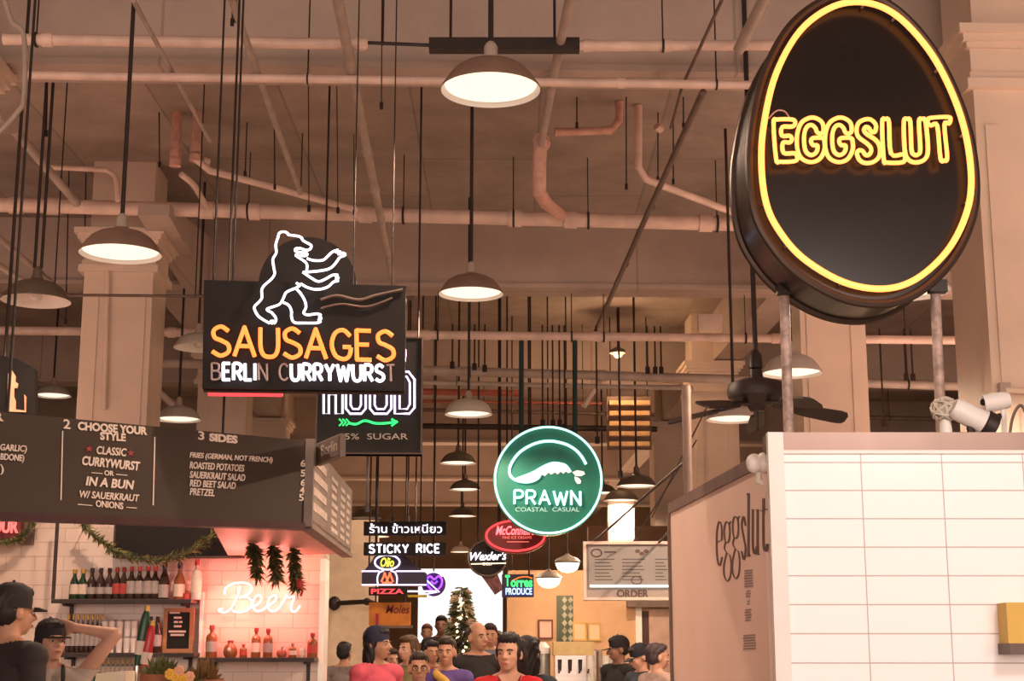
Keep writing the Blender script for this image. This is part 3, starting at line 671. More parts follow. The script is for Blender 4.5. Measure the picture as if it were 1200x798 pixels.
for q in ((848, 857.5, 611, 681), (858, 867.5, 605, 678)):
    gl(*q, (1.8, [(.45 + .36 * math.cos(k * PI / 5), .18 - .18 * math.sin(k * PI / 5)) for k in range(11)]), (1.4, [(.72, .07), (.85, .01), (1, .0)]), (1.6, [(.3, .34), (.12, .44), (.4, .52), (.8, .57), (.95, .72), (.85, .92), (.45, 1), (.1, .9), (.08, .72), (.4, .53)]))
gl(869, 874.5, 605, 656, (2.0, [(.9, .22), (.5, 0), (.1, .2), (.5, .48), (.92, .75), (.5, 1), (.08, .8)]))
gl(875, 880, 578, 652, (2.6, [(.5, 0), (.5, 1)]), (1.0, [(.0, 1.0), (1, .98)]), (1.0, [(0, .02), (.5, 0)]))
gl(881, 890, 597, 650, (2.4, [(.18, 0), (.18, .78), (.42, .99), (.7, .82)]), (2.6, [(.8, 0), (.8, 1)]), (1, [(0, .02), (.3, 0)]), (1, [(.6, .02), (.9, 0)]), (1, [(.8, 1), (1.05, .99)]))
gl(891, 900, 584, 646, (2.6, [(.45, 0), (.45, .82), (.68, 1), (.95, .86)]), (1.2, [(.05, .24), (.95, .2)]))
mb.build('lettering', M_ink, t, flat=True)
mb = MB(); r_ = random.Random(5)
for y0, y1, x0, x1 in ((668, 688, 872, 883), (692, 700, 874, 880), (704, 710, 875, 879), (714, 728, 873, 881), (744, 760, 871, 886)):
    y = y0
    while y < y1:
        pw.poly(mb, [(x0 + r_.random() * 2, y), (x1 - r_.random() * 2, y - .8), (x1 - .3, y + .9), (x0 + .4, y + 1.7)], -.001, .002); y += 3.1
mb.build('small_print', mat('grey wall print', (.30, .24, .22), .6, var=.05), t, flat=True)
# round twin lamp head at the top of that wall
t = thing('emergency_light', 'white round twin lamp head at the corner of the blush wall', 'lamp', P(889, 552, 5.52))
p = P(889, 543, 5.52)
MB().ball(p + V((-.016, 0, .0)), (.03, .034, .036), 16).build('lamp_head', M_white, t); MB().ball(p + V((.018, -.012, .002)), (.03, .034, .037), 16).build('lamp_head', M_white, t)
MB().tube([p + V((0, .01, -.02)), p + V((.0, .02, -.06)), p + V((.05, .03, -.085))], .012, 8).build('bracket', M_white, t)
# gear on the cap: wire wound reel, flood lamp and bullet camera
pc = P(1107, 480, 5.75)
t = thing('cable_reel', 'round white wire wound junction on the steel cap', 'device', V((pc.x, pc.y, ZT)))
mb = MB()
for k in range(9):
    a = k * .7; M = Matrix.Rotation(a, 3, 'Z') @ Matrix.Rotation(.6 + .35 * (k % 3), 3, 'X'); r0 = .050 - .002 * (k % 3)
    mb.tube([pc + M @ V((r0 * math.cos(u * PI / 10), r0 * math.sin(u * PI / 10), 0)) for u in range(20)], .0055, 6, True)
mb.build('wire_coil', mat('ivory cable', (.62, .55, .46), .5, var=.1), t)
MB().ball(pc, .043, 16).build('core', mat('cream plastic', (.5, .42, .34), .5, var=.2), t)
MB().tube([V((pc.x + .0, pc.y, ZT)), pc], [.03, .016], 12).build('stand', M_white, t)
ph = P(1140, 487, 5.7)
t = thing('flood_lamp', 'white floodlight with dark visor lying on the steel cap', 'lamp', V((ph.x, ph.y, ZT)))
R_ = Matrix.Rotation(math.radians(28), 3, 'Y')
mb = MB().lathe([(0, -.075), (.034, -.07), (.042, -.05), (.044, .05), (.05, .06)], ph + V((-.01, 0, 0)), 18, R_ @ Matrix.Rotation(PI / 2, 3, 'Y'))
mb.build('housing', M_white, t)
MB().lathe([(.048, .055), (.052, .06), (.05, .10), (.036, .105), (.0, .08)], ph + V((-.01, 0, 0)), 18, R_ @ Matrix.Rotation(PI / 2, 3, 'Y')).build('visor', M_rod, t)
MB().tube([V((ph.x - .01, ph.y, ZT)), ph + V((-.01, .0, -.02))], .016, 8).build('swivel_foot', M_rod, t)
MB().tube([ph + V((.07, 0, -.01)), ph + V((.105, 0, .0))], .011, 8).build('lever', M_rod, t)
pk = P(1166, 471, 5.95)
t = thing('security_camera', 'small white bullet camera behind the floodlight', 'camera', V((pk.x, pk.y, ZT)))
MB().lathe([(0, -.06), (.03, -.055), (.036, -.03), (.036, .05), (.0, .055)], pk, 18, Matrix.Rotation(-PI / 2 - .15, 3, 'Y')).build('body', M_white, t)
pq = pk + V((-.05, -.02, -.004)); MB().ball(pq, .015, 10).build('lens', M_blk, t)
MB().tube([V((pk.x + .03, pk.y, ZT)), pk + V((.03, 0, 0))], .011, 8).build('mount', M_white, t)
t = thing('handle_cable', 'bent brown cable loop at the right end of the steel cap', 'cable', P(1180, 506, 5.8))
MB().tube(cr([V((P(1181, 505, 5.8).x, 5.8, ZT + .005)), P(1186, 492, 5.8), P(1194, 476, 5.8), P(1201, 482, 5.8), V((P(1212, 505, 5.8).x, 5.8, ZT + .005))], 6), .006, 8).build('loop', M_rodm, t)
t = thing('column_pipe', 'thin cream pipe with clamp across the big right column', 'pipe', P(1185, 458, 9.75))
MB().tube([P(1178, 457, 9.72), P(1230, 459, 9.72)], .02, 8).build('tube', M_col, t); MB().box(P(1177, 457, 9.74), (.07, .06, .09)).build('clamp', M_pipe2, t)
t = thing('notice_holder', 'yellow notice block on a dark bracket at the right edge of the tiles', 'notice', P(1192, 768, 5.38))
a = P(1182, 754, 5.3); b = P(1212, 706, 5.3)
MB().bbox((a.x, 5.3, a.z), (b.x, 5.398, b.z)).build('block', mat('yellow card', (.72, .45, .10), .6, var=.06), t)
MB().bbox((a.x - .006, 5.27, P(1182, 767, 5.3).z), (b.x, 5.399, a.z)).build('bracket', M_rodm, t)

# ================================================================ sausage sign
pl = Plane(238, 456, 7.6, .05)
t = thing('sausage_sign', 'hanging black sausage sign with white neon bear', 'sign', pl.O)
pl.poly(MB(), [(237, 455), (474, 458), (476, 335), (239, 328)], -.12, 0).build('panel', M_blk, t)
ce = pl.ab(358, 326); rr = pl.ab(416, 326)[0] - ce[0]
dm = MB(); pl.poly(dm, [(ce[0] + rr * math.cos(k * PI / 32), ce[1] + rr * math.sin(k * PI / 32)) for k in range(64)], -.20, -.125, px=False); dm.build('disc', M_blk, t)
mb = MB()
for q in ([(237, 456), (474, 459)], [(239, 328), (476, 335)]): mb = MB(); mb.tube([pl.pp(*q[0], -.05), pl.pp(*q[1], -.05)], .010, 6); mb.build('panel_edge', M_rim, t)
def Z1(pts, x0=290, y0=260, k=130 / 798): return [(x0 + x * k, y0 + y * k) for x, y in pts]
bear = [
 [(225, 120), (235, 92), (265, 84), (290, 92), (300, 106), (345, 112), (385, 122), (405, 148), (435, 165), (462, 182), (455, 208), (425, 216), (390, 205), (352, 205), (350, 224), (385, 232), (432, 240), (425, 256), (390, 256), (350, 250), (368, 266), (405, 290), (430, 315), (432, 345), (425, 370), (402, 374)],
 [(228, 118), (215, 150), (208, 185), (212, 235), (188, 280), (192, 330), (200, 385), (175, 425), (130, 465), (108, 500), (108, 560), (75, 600), (55, 622), (62, 655), (85, 690), (125, 718), (165, 740)],
 [(165, 740), (176, 722), (182, 742), (190, 722), (198, 740), (210, 718), (205, 695), (180, 665), (150, 648), (150, 635), (195, 620), (240, 600), (265, 555), (282, 520), (320, 500), (355, 488)],
 [(355, 450), (380, 470), (355, 488), (385, 525), (415, 575), (425, 625), (408, 665), (440, 680), (500, 672), (530, 680), (520, 695), (535, 705), (515, 715), (530, 728), (500, 738)],
 [(260, 590), (300, 610), (320, 650), (322, 700), (345, 735), (420, 738), (500, 738)],
 [(432, 275), (480, 290), (545, 288), (580, 260), (615, 228), (655, 215), (640, 232), (668, 225), (655, 245), (690, 235), (705, 252), (668, 268), (640, 305), (600, 345), (540, 362), (470, 370), (402, 374)],
 [(402, 374), (455, 410), (510, 440), (560, 425), (615, 395), (652, 395), (640, 408), (658, 415), (640, 424), (655, 436), (620, 445), (580, 480), (510, 498), (440, 485), (385, 455)],
]
mb = MB()
for s_ in bear: pl.neon(mb, Z1(s_), .0064, .035, k=4)
mb.build('neon_bear', N_white, t)
for i in range(8):
    mb = MB(); strokes(mb, pl, 'SAUSAGES', [(250, 418), (461, 424), (250, 384)], .0108, .035, gap=.2, only={i}); mb.build('neon_letter', N_orange, t)
mb = MB(); mb2 = MB(); S = 'BERLIN CURRYWURST'; Q = [(249, 446), (463, 448), (249, 427)]
lit = {1, 2, 3, 4, 8, 9, 10, 11, 12, 13, 14, 15}
for i in range(len(S)):
    if S[i] == ' ': continue
    mb = MB(); strokes(mb, pl, S, Q, .0084 if i in lit else .0056, .03, gap=.26, only={i}); o = mb.build('neon_letter', N_white if i in lit else N_dim, t)
    if i not in lit: o['label'] = 'unlit grey neon letter'
mb = MB(); strokes(mb, pl, 'BERLIN CURRYWURST', Q, .004, .02, gap=.26)
MB().tube([pl.pp(242, 459, -.06), pl.pp(330, 460, -.06)], .012, 8).build('red_light_tube', N_red, t)
mb = MB()
for x, y in ((248, 328), (271, 330), (413, 333), (459, 335)):
    a = pl.pp(x, y + 1, -.06); mb.tube([a, V((a.x, a.y, ZC))], .004 if x > 300 else .006, 6)
mb.build('hanger', M_rod, t)
mb = MB(); pl.neon(mb, [(376, 352), (395, 347), (420, 352), (440, 347), (472, 340)], .008, .012); pl.neon(mb, [(376, 362), (400, 357), (430, 360), (460, 350)], .006, .012); mb.build('cable', M_rodm, t)

# ================================================================ black wood sign behind it
pl = Plane(370, 532, 11.6, .03)
t = thing('wood_sign', 'black hanging sign with green arrow behind the sausage sign', 'sign', pl.O)
pl.rect(MB(), 369, 395, 496, 532, -.12, 0).build('panel', M_blk, t)
pl.frame(MB(), 369, 395, 496, 532, .012, -.125, .01).build('panel_edge', M_rim, t)
mb = MB()
def dbl(x0, x1, y0, y1, kind):
    w_ = x1 - x0; m = 5.5
    if kind == 'O': a = [(x0, y0 + 6), (x0 + 5, y0), (x1 - 5, y0), (x1, y0 + 6), (x1, y1 - 6), (x1 - 5, y1), (x0 + 5, y1), (x0, y1 - 6)]
    else: a = [(x0, y0), (x1 - 7, y0), (x1, y0 + 9), (x1, y1 - 7), (x1 - 6, y1), (x0, y1)]
    q = MB(); pl.neon(q, a + a[:1], .009, .05, smooth=False)
    cx, cy = (x0 + x1) / 2, (y0 + y1) / 2; pl.neon(q, [(cx + (x - cx) * (1 - 2 * m / w_), cy + (y - cy) * (1 - 2 * m / (y1 - y0))) for x, y in a + a[:1]], .008, .05, smooth=False)
    q.build('neon_letter', N_violet, t)
dbl(406, 429, 437, 486, 'O'); dbl(434, 459, 437, 486, 'O'); dbl(463, 486, 437, 486, 'D')
q = MB(); pl.neon(q, [(380, 437), (380, 486), (386, 486), (386, 464), (394, 464), (394, 486), (402, 486), (402, 437), (395, 437), (395, 456), (387, 456), (387, 437), (380, 437)], .009, .05, smooth=False); q.build('neon_letter', N_violet, t)
pl.neon(mb, [(475, 411), (475, 420), (473, 431)], .009, .05)
mb.build('neon_lettering', N_violet, t)
mb = MB()
pl.neon(mb, [(410, 497), (418, 498), (428, 494), (440, 497), (452, 497), (466, 495)], .009, .045)
for x in (398, 402, 406): pl.neon(mb, [(x, 492), (x + 4, 496), (x, 500)], .006, .045, smooth=False)
pl.neon(mb, [(459, 492), (466, 495.5), (459, 500)], .008, .045, smooth=False)
mb.build('neon_arrow', N_green, t)
mb = MB(); words(mb, pl, '5%  SUGAR', 404, 508, 478, 515, .004, thick=.003); mb.build('small_print', M_rodm if False else mat('dim sign print', (.45, .38, .34), .6, var=.1), t)
mb = MB()
for x in (490, 378):
    a = pl.pp(x, 396, -.06); mb.tube([a, V((a.x, a.y, ZC))], .009, 6)
mb.build('hanger', M_rod, t)

# ================================================================ green prawn sign
pl = Plane(642, 627, 17.2, 0)
t = thing('prawn_sign', 'round green sign with mint neon ring and prawn', 'sign', pl.O)
cx, cy = 642.5, 562.5; ce = pl.ab(cx, cy); rr = pl.ab(cx + 64.5, cy)[0] - ce[0]
circ = lambda r, n=72: [(ce[0] + r * math.cos(2 * PI * k / n), ce[1] + r * math.sin(2 * PI * k / n)) for k in range(n)]
mb = MB(); pl.poly(mb, circ(rr), -.14, 0, px=False); mb.build('disc', mat('sea green sign face', (.012, .20, .145), .45, var=.12, scale=5), t, ang=.6)
MB().tube([pl.w(a, b, .03) for a, b in circ(rr * .965)], .0125, 8, True).build('neon_ring', N_mint, t)
def Z2(pts, x0=575, y0=495, kx=140 / 828, ky=135 / 798): return [(x0 + x * kx, y0 + y * ky) for x, y in pts]
mb = MB(); pl.neon(mb, Z2([(660, 292), (630, 240), (590, 195), (530, 158), (460, 138), (400, 132), (330, 142), (260, 170), (195, 215), (150, 275), (130, 330), (140, 375), (180, 405), (240, 415), (290, 408), (330, 385), (345, 355)]), .016, .035); 
pl.neon(mb, Z2([(180, 392), (240, 370), (300, 345), (360, 310), (420, 285), (470, 285), (520, 300), (555, 345)]), .012, .035)
mb.build('neon_prawn_outline', N_mint, t)
mb = MB()
body = Z2([(160, 392), (215, 378), (265, 358), (330, 322), (400, 288), (465, 284), (515, 302), (552, 345), (540, 352), (520, 340), (505, 356), (485, 342), (465, 360), (445, 346), (420, 362), (400, 348), (378, 372), (352, 362), (330, 398), (290, 412), (230, 412)])
pl.poly(mb, body, 0.002, .014)
for e in (Z2([(565, 345), (600, 332), (645, 340), (655, 358), (630, 372), (590, 372)]), Z2([(580, 375), (610, 385), (628, 405), (622, 425), (600, 425), (585, 405)])): pl.poly(mb, e, .002, .014)
mb.build('prawn_figure', glow('lit prawn figure', (1, .80, .74), .75), t)
for i in range(5): mb = MB(); strokes(mb, pl, 'PRAWN', [(603, 591), (680, 592), (603, 575)], .0135, .03, gap=.26, only={i}); mb.build('neon_letter', N_mint, t)
mb = MB(); words(mb, pl, 'COASTAL  CASUAL', 604, 594.5, 679, 599.5, .004, thick=.003); mb.build('small_print', glow('dim mint print', (.5, .8, .7), .5), t)
mb = MB()
for x in (611, 674):
    a = pl.pp(x, 512, -.07); b = pl.pp(x, 398, -.07); mb.tube([a, b], .028, 8)
mb.build('hanger', mat('dark green rod', (.01, .035, .035), .5, var=.1), t)

# ================================================================ smaller signs deeper in the hall
def hang(mb, pl, xs, y, out=-.05, r=.012):
    for x in xs:
        a = pl.pp(x, y, out); mb.tube([a, V((a.x, a.y, ZC))], r, 6)
    return mb
def ellipse(pl, cx, cy, rx, ry, n=48):
    c = pl.ab(cx, cy); x = pl.ab(cx + rx, cy)[0] - c[0]; y = pl.ab(cx, cy - ry)[1] - c[1]
    return [(c[0] + x * math.cos(2 * PI * k / n), c[1] + y * math.sin(2 * PI * k / n)) for k in range(n)]
pl = Plane(425, 655, 20)
t = thing('rice_sign', 'two black bars with white Thai and English rice lettering', 'sign', pl.O)
for y0, y1 in ((611, 627), (635.5, 650.5)): pl.rect(MB(), 426, y0, 523, y1, -.12, 0).build('panel', M_blk, t)
mb = MB(); words(mb, pl, 'ร้าน ข้าวเหนียว', 433, 613.5, 518, 624.5, .01, thick=.008); mb.build('lettering', N_white, t)
for i in range(11):
    if i != 6: mb = MB(); strokes(mb, pl, 'STICKY RICE', [(433, 648), (515, 647.5), (433, 638.5)], .011, .02, gap=.3, only={i}); mb.build('neon_letter', N_white, t)
hang(MB(), pl, (440, 508), 612).build('hanger', M_rod, t)
hang(MB(), pl, (), 0); mb = MB()
for x in (440, 508): mb.tube([pl.pp(x, 627, -.06), pl.pp(x, 636, -.06)], .012, 6)
mb.build('link', M_rod, t)

pl = Plane(425, 697, 20.4)
t = thing('pizza_sign', 'dark arched pizza sign with white neon oval and yellow script', 'sign', pl.O)
pl.poly(MB(), [(424, 686), (500, 686), (500, 672), (484, 660), (474, 650), (440, 650), (434, 660), (424, 672)], -.12, 0).build('panel', mat('deep violet sign face', (.03, .02, .045), .5, var=.1), t)
pl.rect(MB(), 432, 688, 477, 697.5, -.1, 0).build('lower_panel', M_blk, t)
mb = MB().tube([pl.w(a, b, .03) for a, b in ellipse(pl, 454, 659, 14.5, 8.5)], .012, 8, True)
for q in ([(424, 669.5), (445, 669.5)], [(464, 669.5), (500, 669.5)], [(424, 685.5), (500, 685.5)]): pl.neon(mb, q, .01, .03, smooth=False)
pl.neon(mb, [(443, 685), (442.5, 677), (445, 671), (450, 669)], .01, .03); pl.neon(mb, [(465, 685), (465.5, 677), (463, 671), (458, 669)], .01, .03)
mb.build('neon_outline', N_violet, t)
mb = MB(); words(mb, pl, 'Olio', 446, 653.5, 462, 664.5, .03, shear=.3, bold=.02, thick=.01); mb.build('script', glow('yellow green neon', (.8, .75, .08), 1.4), t)
mb = MB()
for x in (451, 457): pl.neon(mb, [(x - 4, 682), (x - 1, 675), (x, 671.5), (x + 1.2, 675), (x + 4, 682)], .012, .03)
pl.neon(mb, [(448, 683), (460, 683)], .012, .03, smooth=False)
mb.build('flame', glow('red orange neon', (1, .16, .06), 1.5), t)
mb = MB(); words(mb, pl, 'PIZZA', 435, 690, 473, 696, .02, bold=.02, thick=.01); mb.build('lettering', N_red, t)
hang(MB(), pl, (432, 492), 671).build('hanger', M_rod, t)

pl = Plane(508, 700, 21.4)
t = thing('heart_sign', 'round purple heart sign with white arrow over red lettering', 'sign', pl.O)
MB().prism([pl.w(a, b, 0) for a, b in ellipse(pl, 508, 684, 14, 14.5)], [pl.w(a, b, -.12) for a, b in ellipse(pl, 508, 684, 14, 14.5)]).build('disc', mat('plum sign face', (.05, .01, .10), .5, var=.1), t)
pl.rect(MB(), 482, 676, 497, 687, -.1, 0).build('side_panel', mat('red sign face', (.25, .015, .02), .5, var=.1), t)
mb = MB(); pl.neon(mb, [(509, 694), (502, 687), (500, 680), (504, 675.5), (509, 679), (514, 675.5), (518, 680), (516, 688), (509, 694)], .014, .03, k=4); pl.neon(mb, [(505, 681), (509, 684), (513, 681)], .012, .03); mb.build('neon_heart', N_purple, t)
mb = MB(); pl.neon(mb, [(474, 693), (512, 693)], .012, .035, smooth=False); pl.neon(mb, [(500, 680), (515, 694), (500, 696)], .011, .035, smooth=False)
mb.tube([pl.w(a, b, .02) for a, b in ellipse(pl, 508, 684, 13, 13.5)[5:26]], .009, 6); mb.build('neon_arrow', N_violet, t)
mb = MB(); words(mb, pl, '100', 484, 678, 496, 685, .02, bold=.02, thick=.01); mb.build('lettering', N_red, t)
pl.rect(MB(), 478, 697, 500, 700, -.08, 0).build('yellow_strip', mat('yellow strip', (.5, .36, .03), .5, var=.1), t)
hang(MB(), pl, (486, 508), 676).build('hanger', M_rod, t)

pl = Plane(572, 680, 19.6)
t = thing('deli_sign', 'round black sign with white script between tree and red oval', 'sign', pl.O)
e = ellipse(pl, 571, 654, 22.5, 21)
MB().prism([pl.w(a, b, 0) for a, b in e], [pl.w(a, b, -.12) for a, b in e]).build('disc', M_blk, t)
mb = MB(); words(mb, pl, "Wexler's", 551, 647, 594, 657, .02, slope=-1, shear=.35, bold=.015, thick=.01); mb.build('script', N_white, t)
mb = MB(); pl.neon(mb, [(552, 661), (594, 660)], .007, .02, smooth=False); words(mb, pl, 'DELI', 566, 659.5, 576, 662.5, .03, thick=.006); mb.build('underline', glow('cream neon', (1, .75, .5), 1.6), t)
mb = MB().tube([pl.w(a, b, .0) for a, b in e], .014, 6, True); mb.build('rim', M_rodm, t)
# the arrow shaped tail below the disc
pl.poly(MB(), [(562, 672), (583, 672), (590, 690), (580, 697)], -.1, -.02).build('tail', mat('mottled sign tail', (.16, .06, .06), .6, var=.6, scale=20), t)
hang(MB(), pl, (560, 584), 636).build('hanger', M_rod, t)

pl = Plane(604, 648, 19.0)
t = thing('ice_cream_sign', 'red neon oval sign tucked under the green round sign', 'sign', pl.O)
e = ellipse(pl, 604, 628, 37, 20.5)
MB().prism([pl.w(a, b, 0) for a, b in e], [pl.w(a, b, -.12) for a, b in e]).build('oval', mat('dark red sign face', (.16, .008, .012), .5, var=.1), t)
MB().tube([pl.w(a, b, .025) for a, b in ellipse(pl, 604, 628, 34, 17.5)], .013, 8, True).build('neon_ring', N_red, t)
mb = MB(); words(mb, pl, "McConnell's", 581, 616, 627, 627, .02, shear=.3, bold=.02, thick=.012); mb.build('script', glow('rose neon', (1, .13, .15), 2.4), t)
mb = MB(); words(mb, pl, 'FINE ICE CREAMS', 589, 628.5, 623, 631.5, .01, thick=.006); pl.neon(mb, [(594, 635), (620, 635)], .005, .01, smooth=False); mb.build('small_print', glow('rose print', (1, .2, .16), .8), t)
hang(MB(), pl, (586, 622), 612).build('hanger', M_rod, t)

pl = Plane(606, 700, 19.2)
t = thing('produce_sign', 'small green and blue neon produce sign', 'sign', pl.O)
pl.rect(MB(), 588, 673, 625.5, 699.5, -.12, 0).build('panel', mat('ink blue sign face', (.02, .012, .05), .5, var=.1), t)
mb = MB(); words(mb, pl, 'T', 592, 674, 597.5, 687, .02, bold=.03, thick=.01); words(mb, pl, 'orres', 598.5, 680, 624, 688, .02, bold=.03, thick=.01); mb.build('green_lettering', N_green, t)
mb = MB(); words(mb, pl, 'PRODUCE', 592.5, 689, 623.5, 697, .02, bold=.03, thick=.01); mb.build('blue_lettering', glow('ice blue neon', (.30, .42, 1), 2.2), t)
mb = MB(); pl.neon(mb, [(600, 681), (608, 677), (617, 676), (624, 678)], .009, .02); mb.build('swoosh', glow('dim orange neon', (1, .25, .05), .5), t)
hang(MB(), pl, (594, 620), 673).build('hanger', M_rod, t)

pl = Plane(455, 738, 20.8, .0)
t = thing('mole_sign', 'orange painted stall sign with dark red script above the crowd', 'sign', pl.O)
pl.rect(MB(), 432, 706, 481, 733, -.1, 0).build('board', mat('orange painted board', (.58, .20, .03), .6, var=.25, scale=5), t)
mb = MB(); words(mb, pl, 'Moles', 452, 709, 480, 719, .004, shear=.3, bold=.01, thick=.003); mb.build('script', mat('oxblood paint', (.16, .01, .015), .6, var=.1), t)
mb = MB(); pl.rect(mb, 440, 719, 444, 731, 0, .006); mb.build('painted_bottle', mat('crimson paint', (.40, .02, .05), .6, var=.1), t)
mb = MB(); pl.rect(mb, 433, 733, 483, 736, -.12, .03); mb.build('lower_rail', M_rodm, t)
hang(MB(), pl, (440, 474), 707).build('hanger', M_rod, t)

# order board
pl = Plane(735, 703, 10.5, -.03)
t = thing('order_board', 'hanging pale order board lit along its lower edge', 'sign', pl.O)
M_ob = mat('grey beige board', (.32, .255, .225), .6, var=.05)
pl.rect(MB(), 684, 634.5, 800, 703.5, -.10, 0).build('backing', M_ob, t)
pl.frame(MB(), 684, 634.5, 800, 703.5, .02, 0, .03).build('frame', M_pipe, t)
pl.rect(MB(), 690, 640.5, 798, 688, 0, .012).build('menu_panel', mat('menu sheet', (.25, .225, .205), .5, var=.05), t)
MB().tube([pl.pp(691, 687, .022), pl.pp(797, 687, .022)], .008, 8).build('light_strip', glow('cool strip light', (.85, 1, .93), 1.4), t)
mb = MB(); words(mb, pl, 'ORDER', 723, 691, 760, 700, .003, bold=.025, thick=.003); mb.build('lettering', M_ink, t)
mb = MB()
for x0, x1, n in ((696, 720, 7), (728, 756, 7), (767, 783, 9)):
    for k in range(n):
        y = 655 + k * 4
        if y < 683: pl.rect(mb, x0 + 1, y, x1 - (k * 5 % 7), y + 1.0, .012, .014)
pl.rect(mb, 708, 646, 722, 648, .012, .014)
mb.build('menu_print', mat('grey print', (.075, .055, .05), .6, var=.05), t)
mb = MB(); mb.tube([pl.w(a, b, .014) for a, b in ellipse(pl, 699, 648, 6, 4.5, 24)], .005, 6, True)
for x, y in ((747, 646), (752, 649), (757, 646)): mb.prism([pl.w(a, b, .015) for a, b in ellipse(pl, x, y, 3, 2.2, 12)], [pl.w(a, b, .011) for a, b in ellipse(pl, x, y, 3, 2.2, 12)])
mb.tube([pl.w(a, b, .014) for a, b in ellipse(pl, 746, 680, 6, 4.5, 24)], .004, 6, True)
mb.build('emblem', M_ink, t)
mb = MB(); mb.tube([pl.pp(694, 636, -.05), P(752, 585, 9.6), P(804, 540, 8.62)], .009, 6); mb.tube([pl.pp(772, 636, -.05), P(804, 600, 8.62)], .009, 6)
mb.build('hanger', M_rod, t)
# dark sign with flame shaped figure at the far left
pl = Plane(15, 490, 10.2, .1)
t = thing('flame_sign', 'dark sign with pale flame shaped figure at the left edge', 'sign', pl.O)
pl.poly(MB(), [(-30, 492), (41, 492), (41, 432), (20, 420), (-30, 412)], -.1, 0).build('panel', M_blk, t)
k = .1253
def Z3(pts): return [(x * k, 400 + y * k) for x, y in pts]
mb = MB(); pl.poly(mb, Z3([(62, 660), (70, 560), (78, 400), (82, 310), (105, 258), (125, 290), (150, 330), (148, 380), (175, 400), (165, 440), (135, 440), (135, 520), (150, 560), (150, 640), (235, 650), (232, 500), (248, 520), (245, 665)]), .0, .02); mb.build('figure', mat('peach sign figure', (.75, .42, .26), .5, var=.1), t)
hang(MB(), pl, (4,), 416).build('hanger', M_rod, t)

# ================================================================ sausage stall: menu board, back wall, shelves
M_board = mat('brown black chalk board', (.046, .030, .021), .6, var=.12, scale=2)
M_boardside = mat('weathered grey board', (.20, .15, .125), .6, var=.2, scale=4)
M_chalk = mat('cream board lettering', (.74, .62, .54), .7, var=.08, scale=40)
C_ = P(363, 613, 8.2); L_ = P(0, 600, 7.15); E_ = P(411, 656, 10.7)
zb_, zt_ = C_.z, P(363, 517, 8.2).z
fy = math.atan2(C_.y - L_.y, C_.x - L_.x)
pf = Plane(363, 613, 8.2, fy); pf.O = V((C_.x, C_.y, zb_))
t = thing('menu_board', 'long brown hanging menu board with cream hand lettering and red lit underside', 'sign', V((C_.x, C_.y, zb_)))
aL = pf.ab(-70, 600)[0]; zh = zt_ - zb_
bl_, tl_ = pf.ab(-70, 598)[1], pf.ab(-70, 476)[1]
m0 = MB(); pf.poly(m0, [(aL, bl_), (0, 0), (0, zh), (aL, tl_)], -.07, 0, px=False); m0.build('front_panel', M_board, t, flat=True)
ps = Plane(363, 613, 8.2, math.atan2(E_.y - C_.y, E_.x - C_.x)); ps.O = V((C_.x, C_.y, zb_))
aE = (V((E_.x, E_.y, 0)) - V((C_.x, C_.y, 0))).length
m0 = MB(); ps.abox(m0, 0, 0, aE, zh, -.07, 0); m0.build('side_panel', M_boardside, t, flat=True)
m0 = MB(); pf.poly(m0, [(aL, bl_ - .035), (0, -.035), (0, 0), (aL, bl_)], -.09, .012, px=False); m0.build('lower_rail', mat('dark wine rail', (.05, .018, .02), .5, var=.2), t, flat=True)
m0 = MB(); ps.abox(m0, -.03, -.02, .03, zh + .01, -.03, .015); ps.abox(m0, 0, -.025, aE, 0, -.06, .012); m0.build('corner_post', M_boardside, t, flat=True)
F0 = pf.w(pf.ab(245, 606)[0], 0, -.02); sof = [F0, V((C_.x, C_.y, zb_)), V((E_.x, E_.y, zb_)), V((P(268, 640, 10.9).x, 10.9, zb_))]
MB().prism([p + V((0, 0, .0)) for p in sof][::-1], [p + V((0, 0, .03)) for p in sof][::-1]).build('soffit', mat('planked soffit', (.54, .29, .24), .45, var=.12, scale=3, stretch=(1, 8, 1)), t, flat=True)  # red glow of the neon is put into the soffit colour
mb = MB()
for px, y in ((265, 507), (12, 484)):
    a = pf.w(pf.ab(px, y)[0], zh, -.035); mb.tube([a, V((a.x, a.y, ZC))], .007, 6)
mb.build('hanger', M_rod, t)
mb = MB()
def bt(body, x0, yb0, x1, yb1, h, **k):
    k['bold'] = k.get('bold', 0) + .018
    mb = MB(); letter(mb, pf, body, [(x0, yb0), (x1, yb1), (x0 + k.pop('lean', 0), yb0 - h)], .003, thick=.002, **k); mb.build('menu_line', M_chalk, t, flat=True)
bt('R', -8, 492, 4, 494, 10, bold=.02)
bt('GARLIC)', 0, 530, 31, 532, 10, shear=.15); bt('BDONE)', 0, 541, 28, 543, 10, shear=.15); bt(')', 0, 556, 4, 557, 12)
bt('2', 74, 502, 82, 503, 11); bt('CHOOSE YOUR', 91, 504, 172, 510, 10, bold=.02); bt('STYLE', 117, 515.5, 147, 517.5, 9.5, bold=.02)
bt('CLASSIC', 113, 532, 148, 535, 9.5, shear=.15); bt('CURRYWURST', 96, 545, 164, 552, 11, shear=.2, bold=.01); bt('OR', 122, 557, 133, 558, 6)
bt('IN A BUN', 100, 569, 157, 574, 11, shear=.2, bold=.01); bt('W/ SAUERKRAUT', 93, 583, 163, 588, 8.5, shear=.2); bt('ONIONS', 112, 594, 144, 597, 8)
bt('3', 232, 515, 239, 516, 10); bt('SIDES', 245, 517, 278, 520, 9.5, bold=.03)
